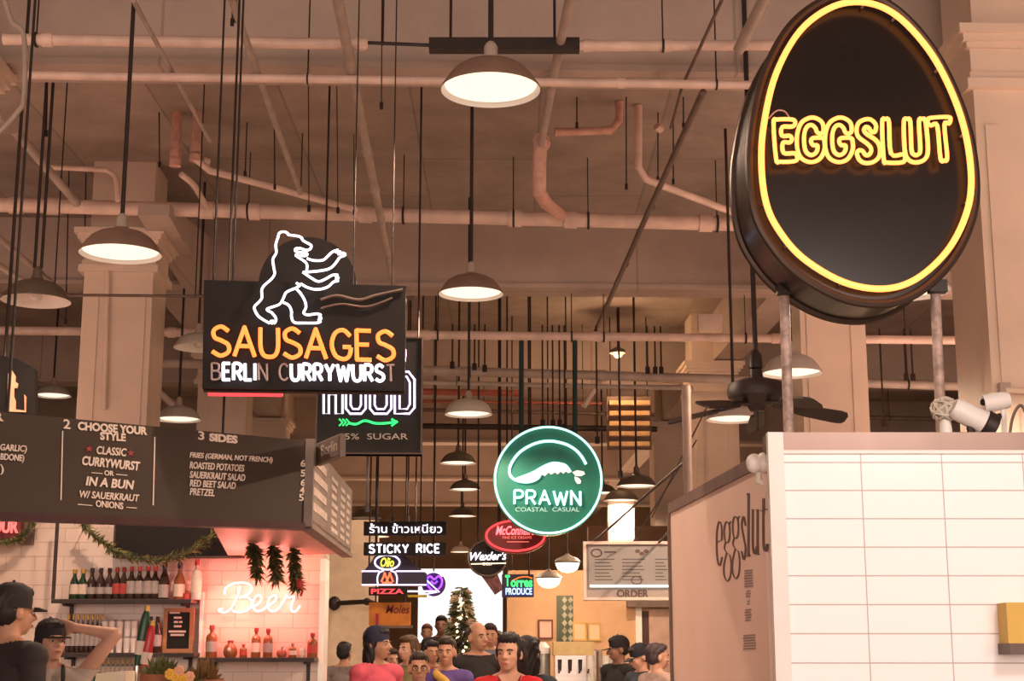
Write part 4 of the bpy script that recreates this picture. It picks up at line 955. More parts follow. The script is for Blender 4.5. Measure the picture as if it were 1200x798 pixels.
for s_, x1, y0 in (('FRIES (GERMAN, NOT FRENCH)', 319, 538), ('ROASTED POTATOES', 286, 549), ('SAUERKRAUT SALAD', 287, 560), ('RED BEET SALAD', 276, 570), ('PRETZEL', 251, 580)):
    bt(s_, 222, y0, x1, y0 + (x1 - 222) * .06, 8.2, shear=.2)
for s_, x, y in (('6', 352, 547), ('5', 352, 558.5), ('6', 352, 569.5), ('4', 351, 578.5), ('5', 350, 587)): bt(s_, x, y, x + 5.5, y, 8)
def rule(x0, y0, x1, y1, h=.9): pf.poly(mb, [(x0, y0 + h), (x1, y1 + h), (x1, y1), (x0, y0)], 0, .004)
rule(107, 553.5, 120, 554.5); rule(136, 555.5, 149, 556.5); rule(91, 590.5, 108, 592); rule(148, 594, 160, 595)
for x, y0, y1 in ((73, 505, 586), (181, 512, 592)): pf.poly(mb, [(x - .4, y0), (x + .8, y0), (x - 1.2, y1), (x - 2.4, y1)], 0, .004)
mb.build('ruled_lines', M_chalk, t, flat=True)
mb = MB()
for x, y in ((104, 526), (153, 531)):
    st = [(x + (4.5 if i % 2 == 0 else 1.8) * math.sin(i * PI / 5), y - (4.5 if i % 2 == 0 else 1.8) * math.cos(i * PI / 5)) for i in range(10)]
    pf.poly(mb, st, 0, .004)
mb.build('star', mat('red star paint', (.34, .05, .05), .6, var=.1), t, flat=True)
mb = MB(); rr_ = random.Random(3)
for c_, (a0, a1) in enumerate(((.10, .95), (1.10, 1.50), (1.68, 1.98), (2.1, 2.35))):
    for k in range(7 if c_ else 4):
        z = zh * (.86 - k * (.115 if c_ else .19)); b = a0 + (a1 - a0) * rr_.uniform(.7, 1)
        ps.poly(mb, [(a0, z), (b, z), (b, z - zh * (.06 if c_ else .10)), (a0, z - zh * (.06 if c_ else .10))], 0, .003, px=False) if b < aE - .1 else None
mb.build('side_print', mat('pale board print', (.52, .42, .37), .7, var=.3, scale=30), t, flat=True)
# small blade sign on the corner
A, B = P(370, 520, 8.35), P(399, 505, 7.95)
pn = Plane(370, 545, 8.35, math.atan2(B.y - A.y, B.x - A.x)); wB = (V((B.x, B.y, 0)) - V((A.x, A.y, 0))).length
pn.O = V((A.x, A.y, P(370, 546, 8.35).z)); hB = A.z - pn.O.z
t = thing('blade_sign', 'small grey blade sign lettered above the slanted menu side', 'sign', pn.O)
m0 = MB(); pn.abox(m0, 0, 0, wB, hB, -.03, 0); m0.build('plate', M_boardside, t, flat=True)
m0 = MB(); pn.abox(m0, wB * .1, hB * .08, wB * .97, hB * .92, 0, .004); m0.build('face', mat('umber sign face', (.13, .085, .07), .6, var=.1), t, flat=True)
vs, fs, x0, y0, wd, ht = font_mesh('Berlin', bold=.01); m0 = MB()
m0.add([pn.w(wB * (.28 + .64 * (v.x - x0) / wd), hB * (.3 + .5 * (v.y - y0) / ht), .006 + v.z * .05) for v in vs], fs); m0.build('lettering', mat('grey sign paint', (.45, .36, .31), .6, var=.05), t, flat=True)

# tiled back wall of the stall
YW = 11.0
M_sub = brick('small shaded wall tile', (.60, .47, .40), (.64, .49, .42), (.44, .32, .27), .205, .100, .0022, .5, rough=.25, bump=.6)  # white tile, its colour darkened for the dimmer light inside the stall
xw0, xw1 = -5.2, P(381, 700, YW).x
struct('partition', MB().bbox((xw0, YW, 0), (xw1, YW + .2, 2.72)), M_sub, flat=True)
pb = Plane(200, 700, YW, 0)
def on(px, py, out=0): return pb.pp(px, py, out)
m0 = MB(); pb.rect(m0, 372, 655, 382.5, 820, -.2, .03); struct('trim', m0, M_white, flat=True)
m0 = MB(); pb.rect(m0, 232.5, 694, 240, 800, 0, .05); struct('trim', m0, M_white, flat=True)
t = thing('dark_panel', 'black menu screen on the tiled wall under the garland', 'screen', on(214, 655))
m0 = MB(); pb.rect(m0, 138, 600, 290, 655, .05, .14); m0.build('screen_panel', M_blk, t, flat=True)
m0 = MB(); pb.frame(m0, 138, 600, 290, 655, .012, .14, .15); m0.build('screen_bezel', M_rim, t, flat=True)
m0 = MB(); pb.rect(m0, 200, 615, 230, 640, 0, .05); m0.build('wall_mount', M_rod, t, flat=True)
def shelf(x0, x1, y, label, post=None, dep=.26):
    t = thing('wall_shelf', label, 'shelf', on(x0, y)); a0, b0 = pb.ab(x0, y + 5); a1, b1 = pb.ab(x1, y)
    m0 = MB(); pb.abox(m0, a0, b1 - .025, a1, b1, 0, dep); m0.build('board', mat('walnut shelf', (.10, .06, .05), .5, var=.2), t, flat=True)
    m0 = MB(); pb.abox(m0, a0, b1 - .03, a1, b1 - .004, dep, dep + .012); m0.build('front_edge', M_rod, t, flat=True)
    for x in (x0 + 12, x1 - 12):
        a = pb.ab(x, y)[0]; m0 = MB(); pb.abox(m0, a - .012, b1 - .16, a + .012, b1 - .025, 0, .02); pb.abox(m0, a - .012, b1 - .045, a + .012, b1 - .025, 0, .2); m0.build('bracket', M_rod, t, flat=True)
    if post: m0 = MB(); pb.rect(m0, post - 1.5, 600, post + 1.5, y, dep - .03, dep); m0.build('side_post', M_rod, t, flat=True)
    return pb.w(0, b1, 0).z
DP = .13
def shelf_y(Y0): return YW - DP
Z1s = shelf(73, 233, 703.5, 'upper shelf of dark bottles on the left of the tiled wall', post=77)
Z2s = shelf(75, 236, 765, 'lower shelf of glasses and chalkboard on the tiled wall')
Z3s = shelf(241, 374, 770.5, 'narrow shelf of bottles and jars beneath the pink neon')
Z4s = shelf(75, 236, 812, 'lowest shelf of green bottles on the tiled wall')
M_bdark = mat('dark brown bottle glass', (.030, .014, .012), .12, var=.05, spec=.7)
M_bgreen = mat('dark green bottle glass', (.010, .035, .018), .12, var=.05, spec=.7)
M_bamber = mat('amber bottle glass', (.22, .075, .025), .15, var=.05, spec=.7)
M_bclear = mat('frosted clear glass', (.58, .48, .44), .15, var=.05, spec=.7)
M_lab_w = mat('white bottle label', (.62, .50, .43), .6, var=.1); M_lab_r = mat('red bottle label', (.38, .05, .045), .6, var=.1); M_lab_g = mat('grey bottle label', (.34, .29, .28), .6, var=.15)
M_gold = mat('gold foil', (.55, .33, .10), .4, metal=.5, var=.1); M_redcap = mat('red cap', (.36, .03, .03), .4, var=.1)
def bottle(px, ytop, zbase, label, glass, lab, cap, wpx=9, Y=None, kind='beer', group='bottles on the stall shelves', lo=.18, hi=.5, name='bottle', cat='bottle'):
    Y = Y or YW - DP; x = P(px, 740, Y).x; H = P(px, ytop, Y).z - zbase; R_ = wpx * 1.2 / FPX * Y / 2; o = V((x, Y, zbase))
    t = thing(name, label, cat, o, group=group)
    prof = {'beer': [(0, 0), (.92, 0), (1, .03), (1, .5), (.9, .6), (.5, .72), (.38, .8), (.36, .95), (.42, .96), (.42, 1.0), (0, 1.0)],
            'spirit': [(0, 0), (.95, 0), (1, .02), (1, .62), (.85, .7), (.4, .76), (.34, .8), (.34, 1.0), (0, 1.0)],
            'wine': [(0, 0), (.95, 0), (1, .02), (1, .48), (.75, .62), (.42, .74), (.36, .82), (.36, .97), (.42, .98), (.42, 1.0), (0, 1.0)]}[kind]
    MB().lathe([(r * R_, z * H) for r, z in prof], o, 14).build('glass_body', glass, t)
    if lab: MB().lathe([(R_ * 1.0, lo * H), (R_ * 1.03, lo * H), (R_ * 1.03, hi * H), (R_ * 1.0, hi * H)], o, 14).build('label', lab, t)
    if cap: MB().lathe([(R_ * .45, .86 * H), (R_ * .47, .865 * H), (R_ * .47, 1.0 * H), (R_ * .4, 1.012 * H), (0, 1.012 * H)], o, 14).build('cap', cap, t)
    return t
ord_ = ['leftmost', 'second', 'third', 'fourth', 'fifth', 'sixth', 'seventh', 'eighth', 'ninth', 'tenth']
for i, x in enumerate((84, 94)): bottle(x, 667, Z1s, ['white labelled green bottle at the left end of the upper shelf', 'white labelled green bottle second on the upper shelf'][i], M_bgreen, M_lab_w, M_gold, 9.5, kind='wine')
for i, x in enumerate((104.5, 115, 125)): bottle(x, 666, Z1s, 'dark bottle with slim grey label, %s of three beside the green bottles' % ['first', 'middle', 'last'][i], M_bdark, M_lab_g, M_rod, 9, hi=.4)
for i, x in enumerate((134, 142)): bottle(x, 665, Z1s, 'dark bottle with red label, %s of two at the middle of the upper shelf' % ['left', 'right'][i], M_bdark, M_lab_r, M_redcap, 8.5)
for i, x in enumerate((151, 160.5, 170.5, 179)): bottle(x, 664, Z1s, 'dark bottle with pale grey label, %s of the four on the upper shelf' % ['first', 'second', 'third', 'fourth'][i], M_bdark, M_lab_g, M_redcap, 9.2, hi=.56)
bottle(190, 659, Z1s, 'tall black bottle with silver label on the upper shelf', M_bdark, M_lab_g, M_rod, 10.5, kind='wine', lo=.05, hi=.4)
bottle(208, 660, Z1s, 'brown wine bottle with cream label near the right end of the upper shelf', M_bamber, M_lab_w, M_bdark, 11, kind='wine', lo=.08, hi=.42)
bottle(228, 656, Z1s, 'pink lit bottle with red cap at the right end of the upper shelf', M_bclear, M_lab_w, M_redcap, 10, kind='spirit')
bottle(217, 692, Z1s, 'small squat pink jar on the upper shelf', M_lab_r, None, None, 9, kind='spirit', name='jar', cat='jar')
for i in range(8): bottle(80 + i * 5.6, 720, Z2s, 'dark gold capped bottle behind the raised arm, %s from the left' % ord_[i], M_bdark, M_lab_g, M_gold, 5.4, group='gold capped bottles behind the raised arm')
M_glass = mat('drinking glass', (.72, .63, .60), .1, var=.08, scale=20, spec=.8)
zg = P(140, 745.5, YW - DP).z
def glass(px, z, h, R_, label, grp, Y):
    o = V((P(px, 745, Y).x, Y, z)); t = thing('drinking_glass', label, 'glass', o, group=grp)
    MB().lathe([(0, 0), (R_ * .75, 0), (R_ * .8, .01), (R_, h), (R_ * .92, h), (R_ * .72, .02), (0, .018)], o, 16).build('tumbler', M_glass, t)
    MB().lathe([(R_ * .95, h - .012), (R_ * 1.02, h - .012), (R_ * 1.03, h), (R_ * .94, h + .001)], o, 16).build('rim', M_lab_g, t)
hg = zg - Z2s
for i, x in enumerate((122, 131, 140, 149, 157)):
    glass(x, Z2s, hg - .002, .026, 'stacked tumbler on the lower shelf, bottom row, %s from the left' % ord_[i], 'tumblers, bottom row', YW - .12)
    glass(x, Z2s + hg, hg, .026, 'stacked tumbler on the lower shelf, top row, %s from the left' % ord_[i], 'tumblers, top row', YW - .12)
for i in range(9): bottle(112 + i * 5.6, 773, Z4s, 'green bottle on the lowest shelf, %s from the left' % ord_[i], M_bgreen, M_lab_w, M_gold, 5.2, group='green bottles on the lowest shelf', lo=.62, hi=.8)
bottle(176, 723, Z2s, 'dark bottle with white neck label left of the chalkboard', M_bdark, M_lab_w, M_rod, 8.5, lo=.62, hi=.9)
bottle(184.5, 723, Z2s, 'dark bottle with grey label touching the chalkboard side', M_bdark, M_lab_g, M_rod, 8.5)
struct('platform', MB().bbox((-4.2, 7.02, 0), (P(381, 700, 11).x, 10.99, .22)), M_floor, flat=True)
# bottles and jars under the neon
bottle(248.5, 733, Z3s, 'tall amber bottle with pink cap at the left of the neon shelf', M_bamber, M_lab_g, M_lab_r, 11, kind='spirit')
bottle(286, 755, Z3s, 'small amber jar beside the round jar', M_bamber, M_lab_r, M_lab_r, 7, kind='spirit')
bottle(300.5, 736, Z3s, 'slim amber bottle, left of the pair in the middle of the neon shelf', M_bamber, M_lab_w, M_lab_r, 9, kind='spirit')
bottle(314.5, 737, Z3s, 'slim amber bottle, right of the pair in the middle of the neon shelf', M_bamber, M_lab_g, M_lab_r, 9, kind='spirit')
bottle(343.5, 754, Z3s, 'small tan bottle right of the little pumpkin', M_bamber, M_lab_w, None, 7.5, kind='spirit')
bottle(354.5, 756, Z3s, 'small clear bottle next to the last tall bottle', M_bclear, M_lab_w, None, 6, kind='spirit')
bottle(366.5, 742, Z3s, 'tall rose bottle at the right end of the neon shelf', M_bamber, M_lab_r, M_lab_r, 9.5, kind='spirit')
o = V((P(270, 760, YW - DP).x, YW - DP, Z3s)); t = thing('round_jar', 'round amber jar with heart mark on the neon shelf', 'jar', o)
MB().lathe([(0, 0), (.035, 0), (.048, .02), (.05, .045), (.042, .075), (.02, .095), (.015, .11), (0, .11)], o, 18).build('jar_body', M_bamber, t)
MB().ball(o + V((0, -.048, .055)), (.014, .006, .013), 10).build('heart_mark', M_lab_w, t); MB().lathe([(.02, .1), (.022, .115), (0, .118)], o, 12).build('lid', M_lab_r, t)
o = V((P(330, 762, YW - DP).x, YW - DP, Z3s)); t = thing('pumpkin', 'little ribbed pumpkin on the neon shelf', 'pumpkin', o)
mb = MB()
for k in range(8): a = k * PI / 4; mb.ball(o + V((.018 * math.cos(a), .018 * math.sin(a), .026)), (.017, .017, .026), 10)
mb.build('pumpkin_body', mat('dusky pumpkin skin', (.32, .10, .06), .6, var=.1), t); MB().tube([o + V((0, 0, .045)), o + V((.004, 0, .068)), o + V((.014, 0, .075))], [.006, .005, .003], 8).build('stem', M_rodm, t)
# chalkboard
t = thing('chalkboard', 'small wood framed chalkboard standing on the lower shelf', 'chalkboard', V((P(212, 760, YW - .1).x, YW - .1, Z2s)))
a0, b0 = pb.ab(193.5, 764); a1, b1 = pb.ab(231, 713); b0 = Z2s - pb.O.z
m0 = MB(); pb.abox(m0, a0 + .02, b0 + .02, a1 - .02, b1 - .02, .07, .09); m0.build('slate', M_blk, t, flat=True)
m0 = MB()
for q in ((a0, b0, a1, b0 + .028), (a0, b1 - .028, a1, b1), (a0, b0 + .028, a0 + .028, b1 - .028), (a1 - .028, b0 + .028, a1, b1 - .028)): pb.abox(m0, *q, .065, .10)
m0.build('wooden_frame', mat('honey wood', (.34, .16, .07), .5, var=.2, scale=20, stretch=(1, 1, 6)), t, flat=True)
m0 = MB()
for x0, x1, y in ((202, 214, 717), (207, 216, 723), (207, 212, 728), (213, 217, 728), (207, 216, 733), (201, 221, 739), (203, 219, 743)): pb.rect(m0, x0, y, x1, y + 2.4, .09, .092)
m0.build('chalk_marks', M_chalk, t, flat=True)
# pink neon script
mb = MB()
def Z4(pts): return [(200 + x * .2105, 630 + y * .2105) for x, y in pts]
for s_ in ([(395, 272), (378, 325), (350, 385), (318, 414), (285, 414), (276, 402), (300, 396)], [(308, 318), (312, 285), (345, 262), (400, 252), (445, 262), (458, 288), (435, 318), (390, 334)], [(390, 334), (440, 336), (458, 362), (440, 398), (395, 416), (350, 408)],
           [(452, 390), (492, 372), (512, 340), (498, 322), (474, 338), (464, 378), (482, 408), (515, 405), (545, 380)], [(545, 380), (578, 362), (596, 335), (580, 322), (556, 340), (546, 378), (562, 408), (596, 405), (622, 375)], [(622, 375), (646, 335), (650, 322), (662, 336), (694, 330), (680, 370), (678, 405), (700, 412), (726, 380)]):
    pb.neon(mb, Z4(s_), .0068, .05, k=5)
    
t = thing('beer_neon', 'glowing pink script neon on the white tiled wall', 'sign', on(305, 722, .05))
mb.build('neon_tube', N_pink, t)
mb = MB()
for q in Z4([(350, 385), (440, 336), (474, 338), (556, 340), (694, 330), (400, 252)]): mb.tube([on(*q, 0), on(*q, .05)], .006, 6)
mb.build('tube_support', N_dim, t)
for px in (280, 325):
    d = bpy.data.lights.new('beer_neon_light', 'POINT'); d.energy = 8.5; d.color = (1, .21, .16); d.shadow_soft_size = .12
    o = bpy.data.objects.new('beer_neon_light', d); COL.objects.link(o); o.location = on(px, 700, .22)
# red script sign at the left edge, under the board
pq = Plane(-10, 632, 10.88, 0); t = thing('script_sign', 'dark red lit script sign at the left edge under the menu board', 'sign', pq.O)
pq.rect(MB(), -45, 606, 24, 630, -.08, 0).build('panel', mat('maroon sign face', (.14, .02, .02), .5, var=.2), t)
mb = MB(); words(mb, pq, 'OUR', -8, 609, 22, 625, .02, bold=.03, thick=.01, shear=.1); mb.build('lettering', glow('soft red neon', (1, .22, .2), .7), t)
mb = MB(); pq.rect(mb, 18, 604, 36, 637, -.14, -.09); mb.build('side_bracket', M_rodm, t)
# garlands of fir
M_fir = [mat('fir green', (.07, .075, .028), .7, var=.4, scale=20), mat('olive fir tips', (.19, .155, .05), .7, var=.3, scale=20)]
def garland(pts, rad, n, label, grp='fir garlands', hooks=(0, -1)):
    c = cr(pts, 10); t = thing('fir_garland', label, 'garland', c[0], group=grp); r_ = random.Random(len(label))
    mb = MB(); mb2 = MB()
    L = len(c) - 1
    for i in range(n):
        u = r_.random() * L; k = min(int(u), L - 1); p = c[k].lerp(c[k + 1], u - k); d = (c[k + 1] - c[k]).normalized()
        a = V((r_.gauss(0, 1), r_.gauss(0, 1), r_.gauss(0, 1))).normalized() + d * .5
        (mb if r_.random() < .62 else mb2).blade(p, p + a * rad * r_.uniform(.6, 1.2), rad * .13)
    for e in hooks: MB().tube([c[e], V((c[e].x, YW - .0, c[e].z))], .006, 6).build('hook', M_rod, t)
    MB().tube(c, rad * .22, 6).build('garland_rope', M_fir[0], t); mb.build('needles', M_fir[0], t, flat=True); mb2.build('tips', M_fir[1], t, flat=True)
    return t
Yg = 10.76
garland([P(92, 606, Yg), P(112, 628, Yg), P(140, 648, Yg), P(185, 656, Yg), (P(225, 645, Yg)), P(250, 627, Yg), P(268, 612, Yg)], .055, 620, 'long fir garland swagged under the menu board before the black screen')
garland([P(-15, 632, 10.82), P(12, 635, 10.82), P(30, 625, 10.82), P(42, 606, 10.82)], .045, 260, 'short fir garland end at the left edge under the board')
for i, (x, ya, yb_, Y) in enumerate(((299, 625, 672, 9.7), (322, 634, 677, 9.9), (346, 650, 686, 10.1))):
    garland([V((P(x - 3, ya, Y).x, Y, zb_ - .002)), P(x, (ya + yb_) / 2, Y), P(x + 2, yb_, Y)], .065, 330, ['first of three hanging fir bunches right of the black screen', 'middle of three hanging fir bunches above the neon script', 'rightmost of three hanging fir bunches with a red ribbon'][i], hooks=())
o = P(351, 684, 10.05); tag(MB().ball(o, (.025, .02, .035), 10).tube(cr([o, o + V((.02, 0, -.04)), o + V((.01, 0, -.08))], 4), .008, 6).build('red_ribbon', mat('red ribbon', (.35, .03, .02), .5, var=.1)), 'small red ribbon on the rightmost fir bunch', 'ribbon')
# counter in front with plants and taps
t = thing('stall_counter', 'dark stall counter below the workers and plants', 'counter', (-2.0, 6.75, 0))
MB().bbox((-3.1, 6.5, 0), (-1.0, 6.95, 1.08)).build('counter_body', mat('dark counter wood', (.10, .06, .045), .5, var=.2), t); MB().bbox((-3.15, 6.45, 1.08), (-.95, 7.0, 1.13)).build('counter_top', M_lab_w, t)
M_terra = mat('terracotta', (.30, .10, .05), .7, var=.12); M_leafd = mat('dull leaf green', (.10, .10, .035), .6, var=.35, scale=15); M_leafb = mat('dry brown leaf', (.17, .09, .03), .7, var=.35, scale=15)
def plant(px, ytop, pot_top, Y, rad, leafm, label, pot=True, n=70, extra=None):
    zp = P(px, pot_top, Y).z; x = P(px, pot_top, Y).x; o = V((x, Y, 1.13)); t = thing('potted_plant', label, 'plant', o); h = zp - 1.13; r_ = random.Random(px)
    MB().lathe([(0, 0), (.06, 0), (.075, h * .85), (.085, h * .86), (.085, h), (.07, h), (.06, h * .9), (0, h * .9)], o, 20).build('pot', M_terra, t)
    H = P(px, ytop, Y).z - zp; mb = MB(); top = V((x, Y, zp - .02))
    for i in range(n):
        a = r_.random() * 2 * PI; e = r_.uniform(.2, 1.4); d = V((math.cos(a) * math.cos(e), math.sin(a) * math.cos(e), math.sin(e)))
        mb.blade(top + V((math.cos(a), math.sin(a), 0)) * .02, top + V((d.x * rad, d.y * rad, d.z * (H + .02))) * r_.uniform(.7, 1), .014)
    mb.build('leaves', leafm, t, flat=True)
    return t, top, H
plant(188, 764, 790, 6.75, .11, M_leafd, 'olive leafed plant in a terracotta pot left of the yellow flowers')
plant(240, 767, 796, 6.75, .09, M_leafb, 'bushy brown dried plant at the right end of the counter', n=110)
t, top, H = plant(214, 780, 800, 6.62, .10, M_leafd, 'pot of yellow and peach flowers on the stall counter')
mb = MB(); r_ = random.Random(2)
for k, (px, py) in enumerate(((216, 796), (210, 786), (205, 793), (222, 793), (199, 790))):
    p = P(px, py, 6.53); fm = [mat('yellow petals', (.75, .42, .05), .6, var=.1), mat('peach petals', (.70, .36, .22), .6, var=.1)][k % 2]
    mb = MB()
    for j in range(7): a = j * 2 * PI / 7; mb.ball(p + V((.013 * math.cos(a), 0, .013 * math.sin(a))), (.011, .006, .011), 6)
    mb.ball(p + V((0, -.005, 0)), .009, 6); mb.build('blossom', fm, t)
def tap(px0, y0, px1, y1, c, label, Y=7.0):
    a, b = P(px0, y0, Y), P(px1, y1, Y); t = thing('tap_handle', label, 'tap', V((b.x, b.y, 1.13)), group='beer tap handles')
    d = b - a
    MB().tube([a, a + d * .12, a + d * .6, b], [.012, .02, .024, .014], 12).build('handle', c, t); MB().tube([a + d * .0, a - d * .1], [.014, .01], 10).build('finial', M_gold, t)
    MB().tube([b, V((b.x, b.y, 1.13))], .016, 10).build('tap_column', M_steel, t)
    m = MB(); m.tube([a + d * .55, a + d * .8], [.026, .023], 12); m.build('badge', M_lab_w, t)
tap(172, 716, 161, 780, mat('bottle green lacquer', (.015, .06, .035), .3, var=.1), 'leaning green beer tap handle with orange top')
tap(178, 733, 168, 790, mat('red lacquer', (.40, .02, .03), .3, var=.1), 'leaning red beer tap handle beside the green one')
q0 = P(105, 800, 6.8); t = thing('napkin_box', 'cream paper bag lying at the front of the counter', 'bag', V((P(128, 798, 6.8).x, 6.8, 1.13)))
a = P(104, 805, 6.8); b = P(152, 786, 6.8)
MB().hexa([V((a.x, 6.72, 1.13)), V((b.x, 6.72, 1.13)), V((b.x, 6.72, b.z)), V((a.x + .05, 6.72, b.z - .01))], [V((a.x, 6.9, 1.13)), V((b.x, 6.9, 1.13)), V((b.x, 6.9, b.z)), V((a.x + .05, 6.9, b.z - .01))]).build('bag_body', mat('cream paper', (.60, .52, .38), .7, var=.05), t); m0 = MB(); m0.bbox((b.x - .02, 6.71, 1.13), (b.x, 6.72, b.z)); m0.build('folded_edge', M_lab_w, t)

# ================================================================ christmas tree and things of the far stalls
Yt = 22; tp, bs = P(541, 688, Yt), P(541, 770, Yt)
t = thing('christmas_tree', 'lit christmas tree standing before the bright street opening', 'tree', V((tp.x, Yt, 0)))
r_ = random.Random(9); mb = MB(); mb2 = MB(); zT = tp.z; R0 = .47
for i in range(2600):
    u = r_.random() ** .7; z = zT - u * (zT - .35); a = r_.random() * 2 * PI; rr2 = R0 * u * r_.uniform(.35, 1); p = V((tp.x + rr2 * math.cos(a), Yt + rr2 * math.sin(a), z))
    (mb if i % 3 else mb2).blade(p, p + V((math.cos(a) * .16, math.sin(a) * .16, -.05 + r_.uniform(-.04, .06))), .03)
mb.build('foliage', M_fir[0], t, flat=True); mb2.build('snowy_foliage', mat('frosted needles', (.32, .24, .16), .7, var=.3), t, flat=True)
MB().tube([V((tp.x, Yt, 0)), V((tp.x, Yt, zT))], [.06, .01], 8).build('trunk', M_rodm, t)
M_fl = glow('warm fairy light', (1, .72, .4), 3)
for i in range(60):
    u = r_.uniform(.05, .75); z = zT - u * (zT - .3); a = -PI / 2 + r_.uniform(-1.4, 1.4); rr2 = R0 * u * 1.0; MB().ball(V((tp.x + rr2 * math.cos(a), Yt + rr2 * math.sin(a), z)), .022, 6).build('fairy_light', M_fl, t)
# right hand stall wall: notice, mosaic, framed sheets, doorway
pr = Plane(680, 740, Yr, 0)
def framed(x0, y0, x1, y1, label, fm, inner, name='framed_notice'):
    t = thing(name, label, 'picture', pr.pp((x0 + x1) / 2, y1))
    m0 = MB(); pr.rect(m0, x0, y0, x1, y1, 0, .02); m0.build('sheet', inner, t, flat=True); m0 = MB(); pr.frame(m0, x0, y0, x1, y1, .022, 0, .035); m0.build('frame', fm, t, flat=True)
framed(630.5, 726, 648, 749, 'dark framed notice on the amber stall wall', mat('dark red wood', (.12, .03, .02), .5, var=.1), mat('blush paper', (.66, .44, .36), .7, var=.05))
framed(671, 729, 687, 751, 'left cream sheet pinned on the amber stall wall', M_gold, mat('cream paper sheet', (.72, .52, .34), .7, var=.05), 'wall_sheet')
framed(689, 729, 704, 751, 'right cream sheet pinned on the amber stall wall', M_gold, mat('cream paper sheet', (.72, .52, .34), .7, var=.05), 'wall_sheet')
t = thing('mosaic_panel', 'tall panel of green and cream diamond tiles on the amber wall', 'panel', pr.pp(662, 752))
m0 = MB(); pr.rect(m0, 652.5, 698, 671.5, 752, 0, .02); m0.build('backing', mat('dark tile green', (.05, .075, .04), .4, var=.2), t, flat=True)
m0 = MB()
for r in range(6):
    for c in range(3):
        x, y = 654.5 + c * 7 + (r % 2) * 0, 703 + r * 9; pr.poly(m0, [(x - 3.1, y), (x, y - 4.2), (x + 3.1, y), (x, y + 4.2)], .02, .026) if 653 < x - 2 and x + 3 < 672 else None
m0.build('tiles', mat('sage and cream tile', (.34, .33, .24), .4, var=.4, scale=9), t, flat=True)
struct('door_1', (lambda m: pr.rect(m, 752, 716, 762, 830, 0, .03))(MB()), mat('dark doorway wood', (.07, .03, .025), .5, var=.2), flat=True)
m0 = MB(); pr.rect(m0, 746.5, 712, 751.5, 830, 0, .06); struct('trim_1', m0, M_white, flat=True)
m0 = MB(); pr.rect(m0, 762, 714, 784, 830, 0, .05); struct('trim_2', m0, mat('rosy panel', (.50, .34, .27), .6, var=.1), flat=True)
m0 = MB(); pr.rect(m0, 734, 702, 790, 712, 0, .2); struct('trim_3', m0, M_rodm, flat=True)
# espresso machine, jars and rack on a stall counter
t = thing('cafe_counter', 'pale cafe counter in front of the amber stall wall', 'counter', V((P(690, 790, 18.5).x, 18.5, 0)))
xa, xb = P(622, 790, 18.5).x, P(790, 790, 18.5).x
MB().bbox((xa, 18.2, 0), (xb, 18.9, 1.05)).build('counter_body', mat('sand panel', (.5, .36, .26), .6, var=.1), t); MB().bbox((xa - .05, 18.15, 1.05), (xb, 18.95, 1.1)).build('counter_top', M_steel, t)
p = P(672, 798, 18.5); o = V((p.x, 18.5, 1.1)); t = thing('espresso_machine', 'chrome espresso machine with a brass top on the cafe counter', 'machine', o)
a = P(650, 760, 18.5); b = P(693, 760, 18.5)
MB().bbox((a.x, 18.3, 1.2), (b.x, 18.8, P(670, 768, 18.5).z)).build('body', M_steel, t); MB().bbox((a.x - .02, 18.27, P(670, 768, 18.5).z), (b.x + .02, 18.8, P(670, 752, 18.5).z)).build('top_tray', mat('brass tray', (.5, .36, .16), .35, metal=.6, var=.1), t)
for x in (656, 668, 680, 690): MB().tube([P(x, 773, 18.25), P(x, 786, 18.23)], [.025, .02], 10).tube([P(x, 784, 18.23), P(x - 1, 788, 18.1)], .012, 8).build('group_head', M_rod, t)
for x in (a.x + .04, b.x - .04): MB().tube([V((x, 18.55, 1.1)), V((x, 18.55, 1.21))], .03, 10).build('foot', M_rod, t)
r_ = random.Random(4)
for i, (x, y) in enumerate(((699, 772), (703, 766), (707, 764), (712, 772), (716, 766), (720, 764), (704, 784), (718, 784))):
    p = P(x, y, 18.05); z0 = p.z - .06; o = V((p.x + .02 * (i - 3), 18.24 + .19 * (i % 3), 1.1)); t = thing('cup_stack', 'steel and white cup stack on the cafe counter, ' + ['beside the machine', 'behind the front row', 'in the middle front', 'in the middle back', 'low at the left', 'low in the middle', 'by the machine side', 'nearest the man in the cap'][i], 'cup', o, group='cup stacks')
    h = max(.1, p.z + .05 - 1.1); MB().lathe([(0, 0), (.035, 0), (.045, h * .5), (.047, h * .97), (.04, h * .97), (0, h * .9)], o, 12).build('cups', [M_white, M_steel, M_lab_w][i % 3], t); MB().lathe([(.046, h * .3), (.05, h * .33), (.046, h * .36)], o, 12).build('rim', M_lab_g, t)
p = P(636, 775, 18.5); o = V((p.x, 18.5, 1.1)); t = thing('water_dispenser', 'grey cylindrical dispenser with pale lid on the cafe counter', 'dispenser', o)
h = P(636, 752, 18.5).z - 1.1; MB().lathe([(0, 0), (.09, 0), (.09, h * .8), (.085, h * .82), (0, h * .82)], o, 20).build('tank', mat('grey steel', (.25, .24, .22), .35, metal=.4, var=.1), t); MB().lathe([(.092, h * .8), (.092, h * .9), (.03, h), (0, h)], o, 20).build('lid', M_white, t); MB().tube([o + V((0, -.09, .1)), o + V((0, -.14, .1)), o + V((0, -.14, .06))], .012, 8).build('spout', M_rod, t)
struct('shelf_rail', MB().bbox((P(560, 790, 12).x, 29, 0), (P(620, 790, 12).x, 29.2, .01)), M_rodm) if False else None

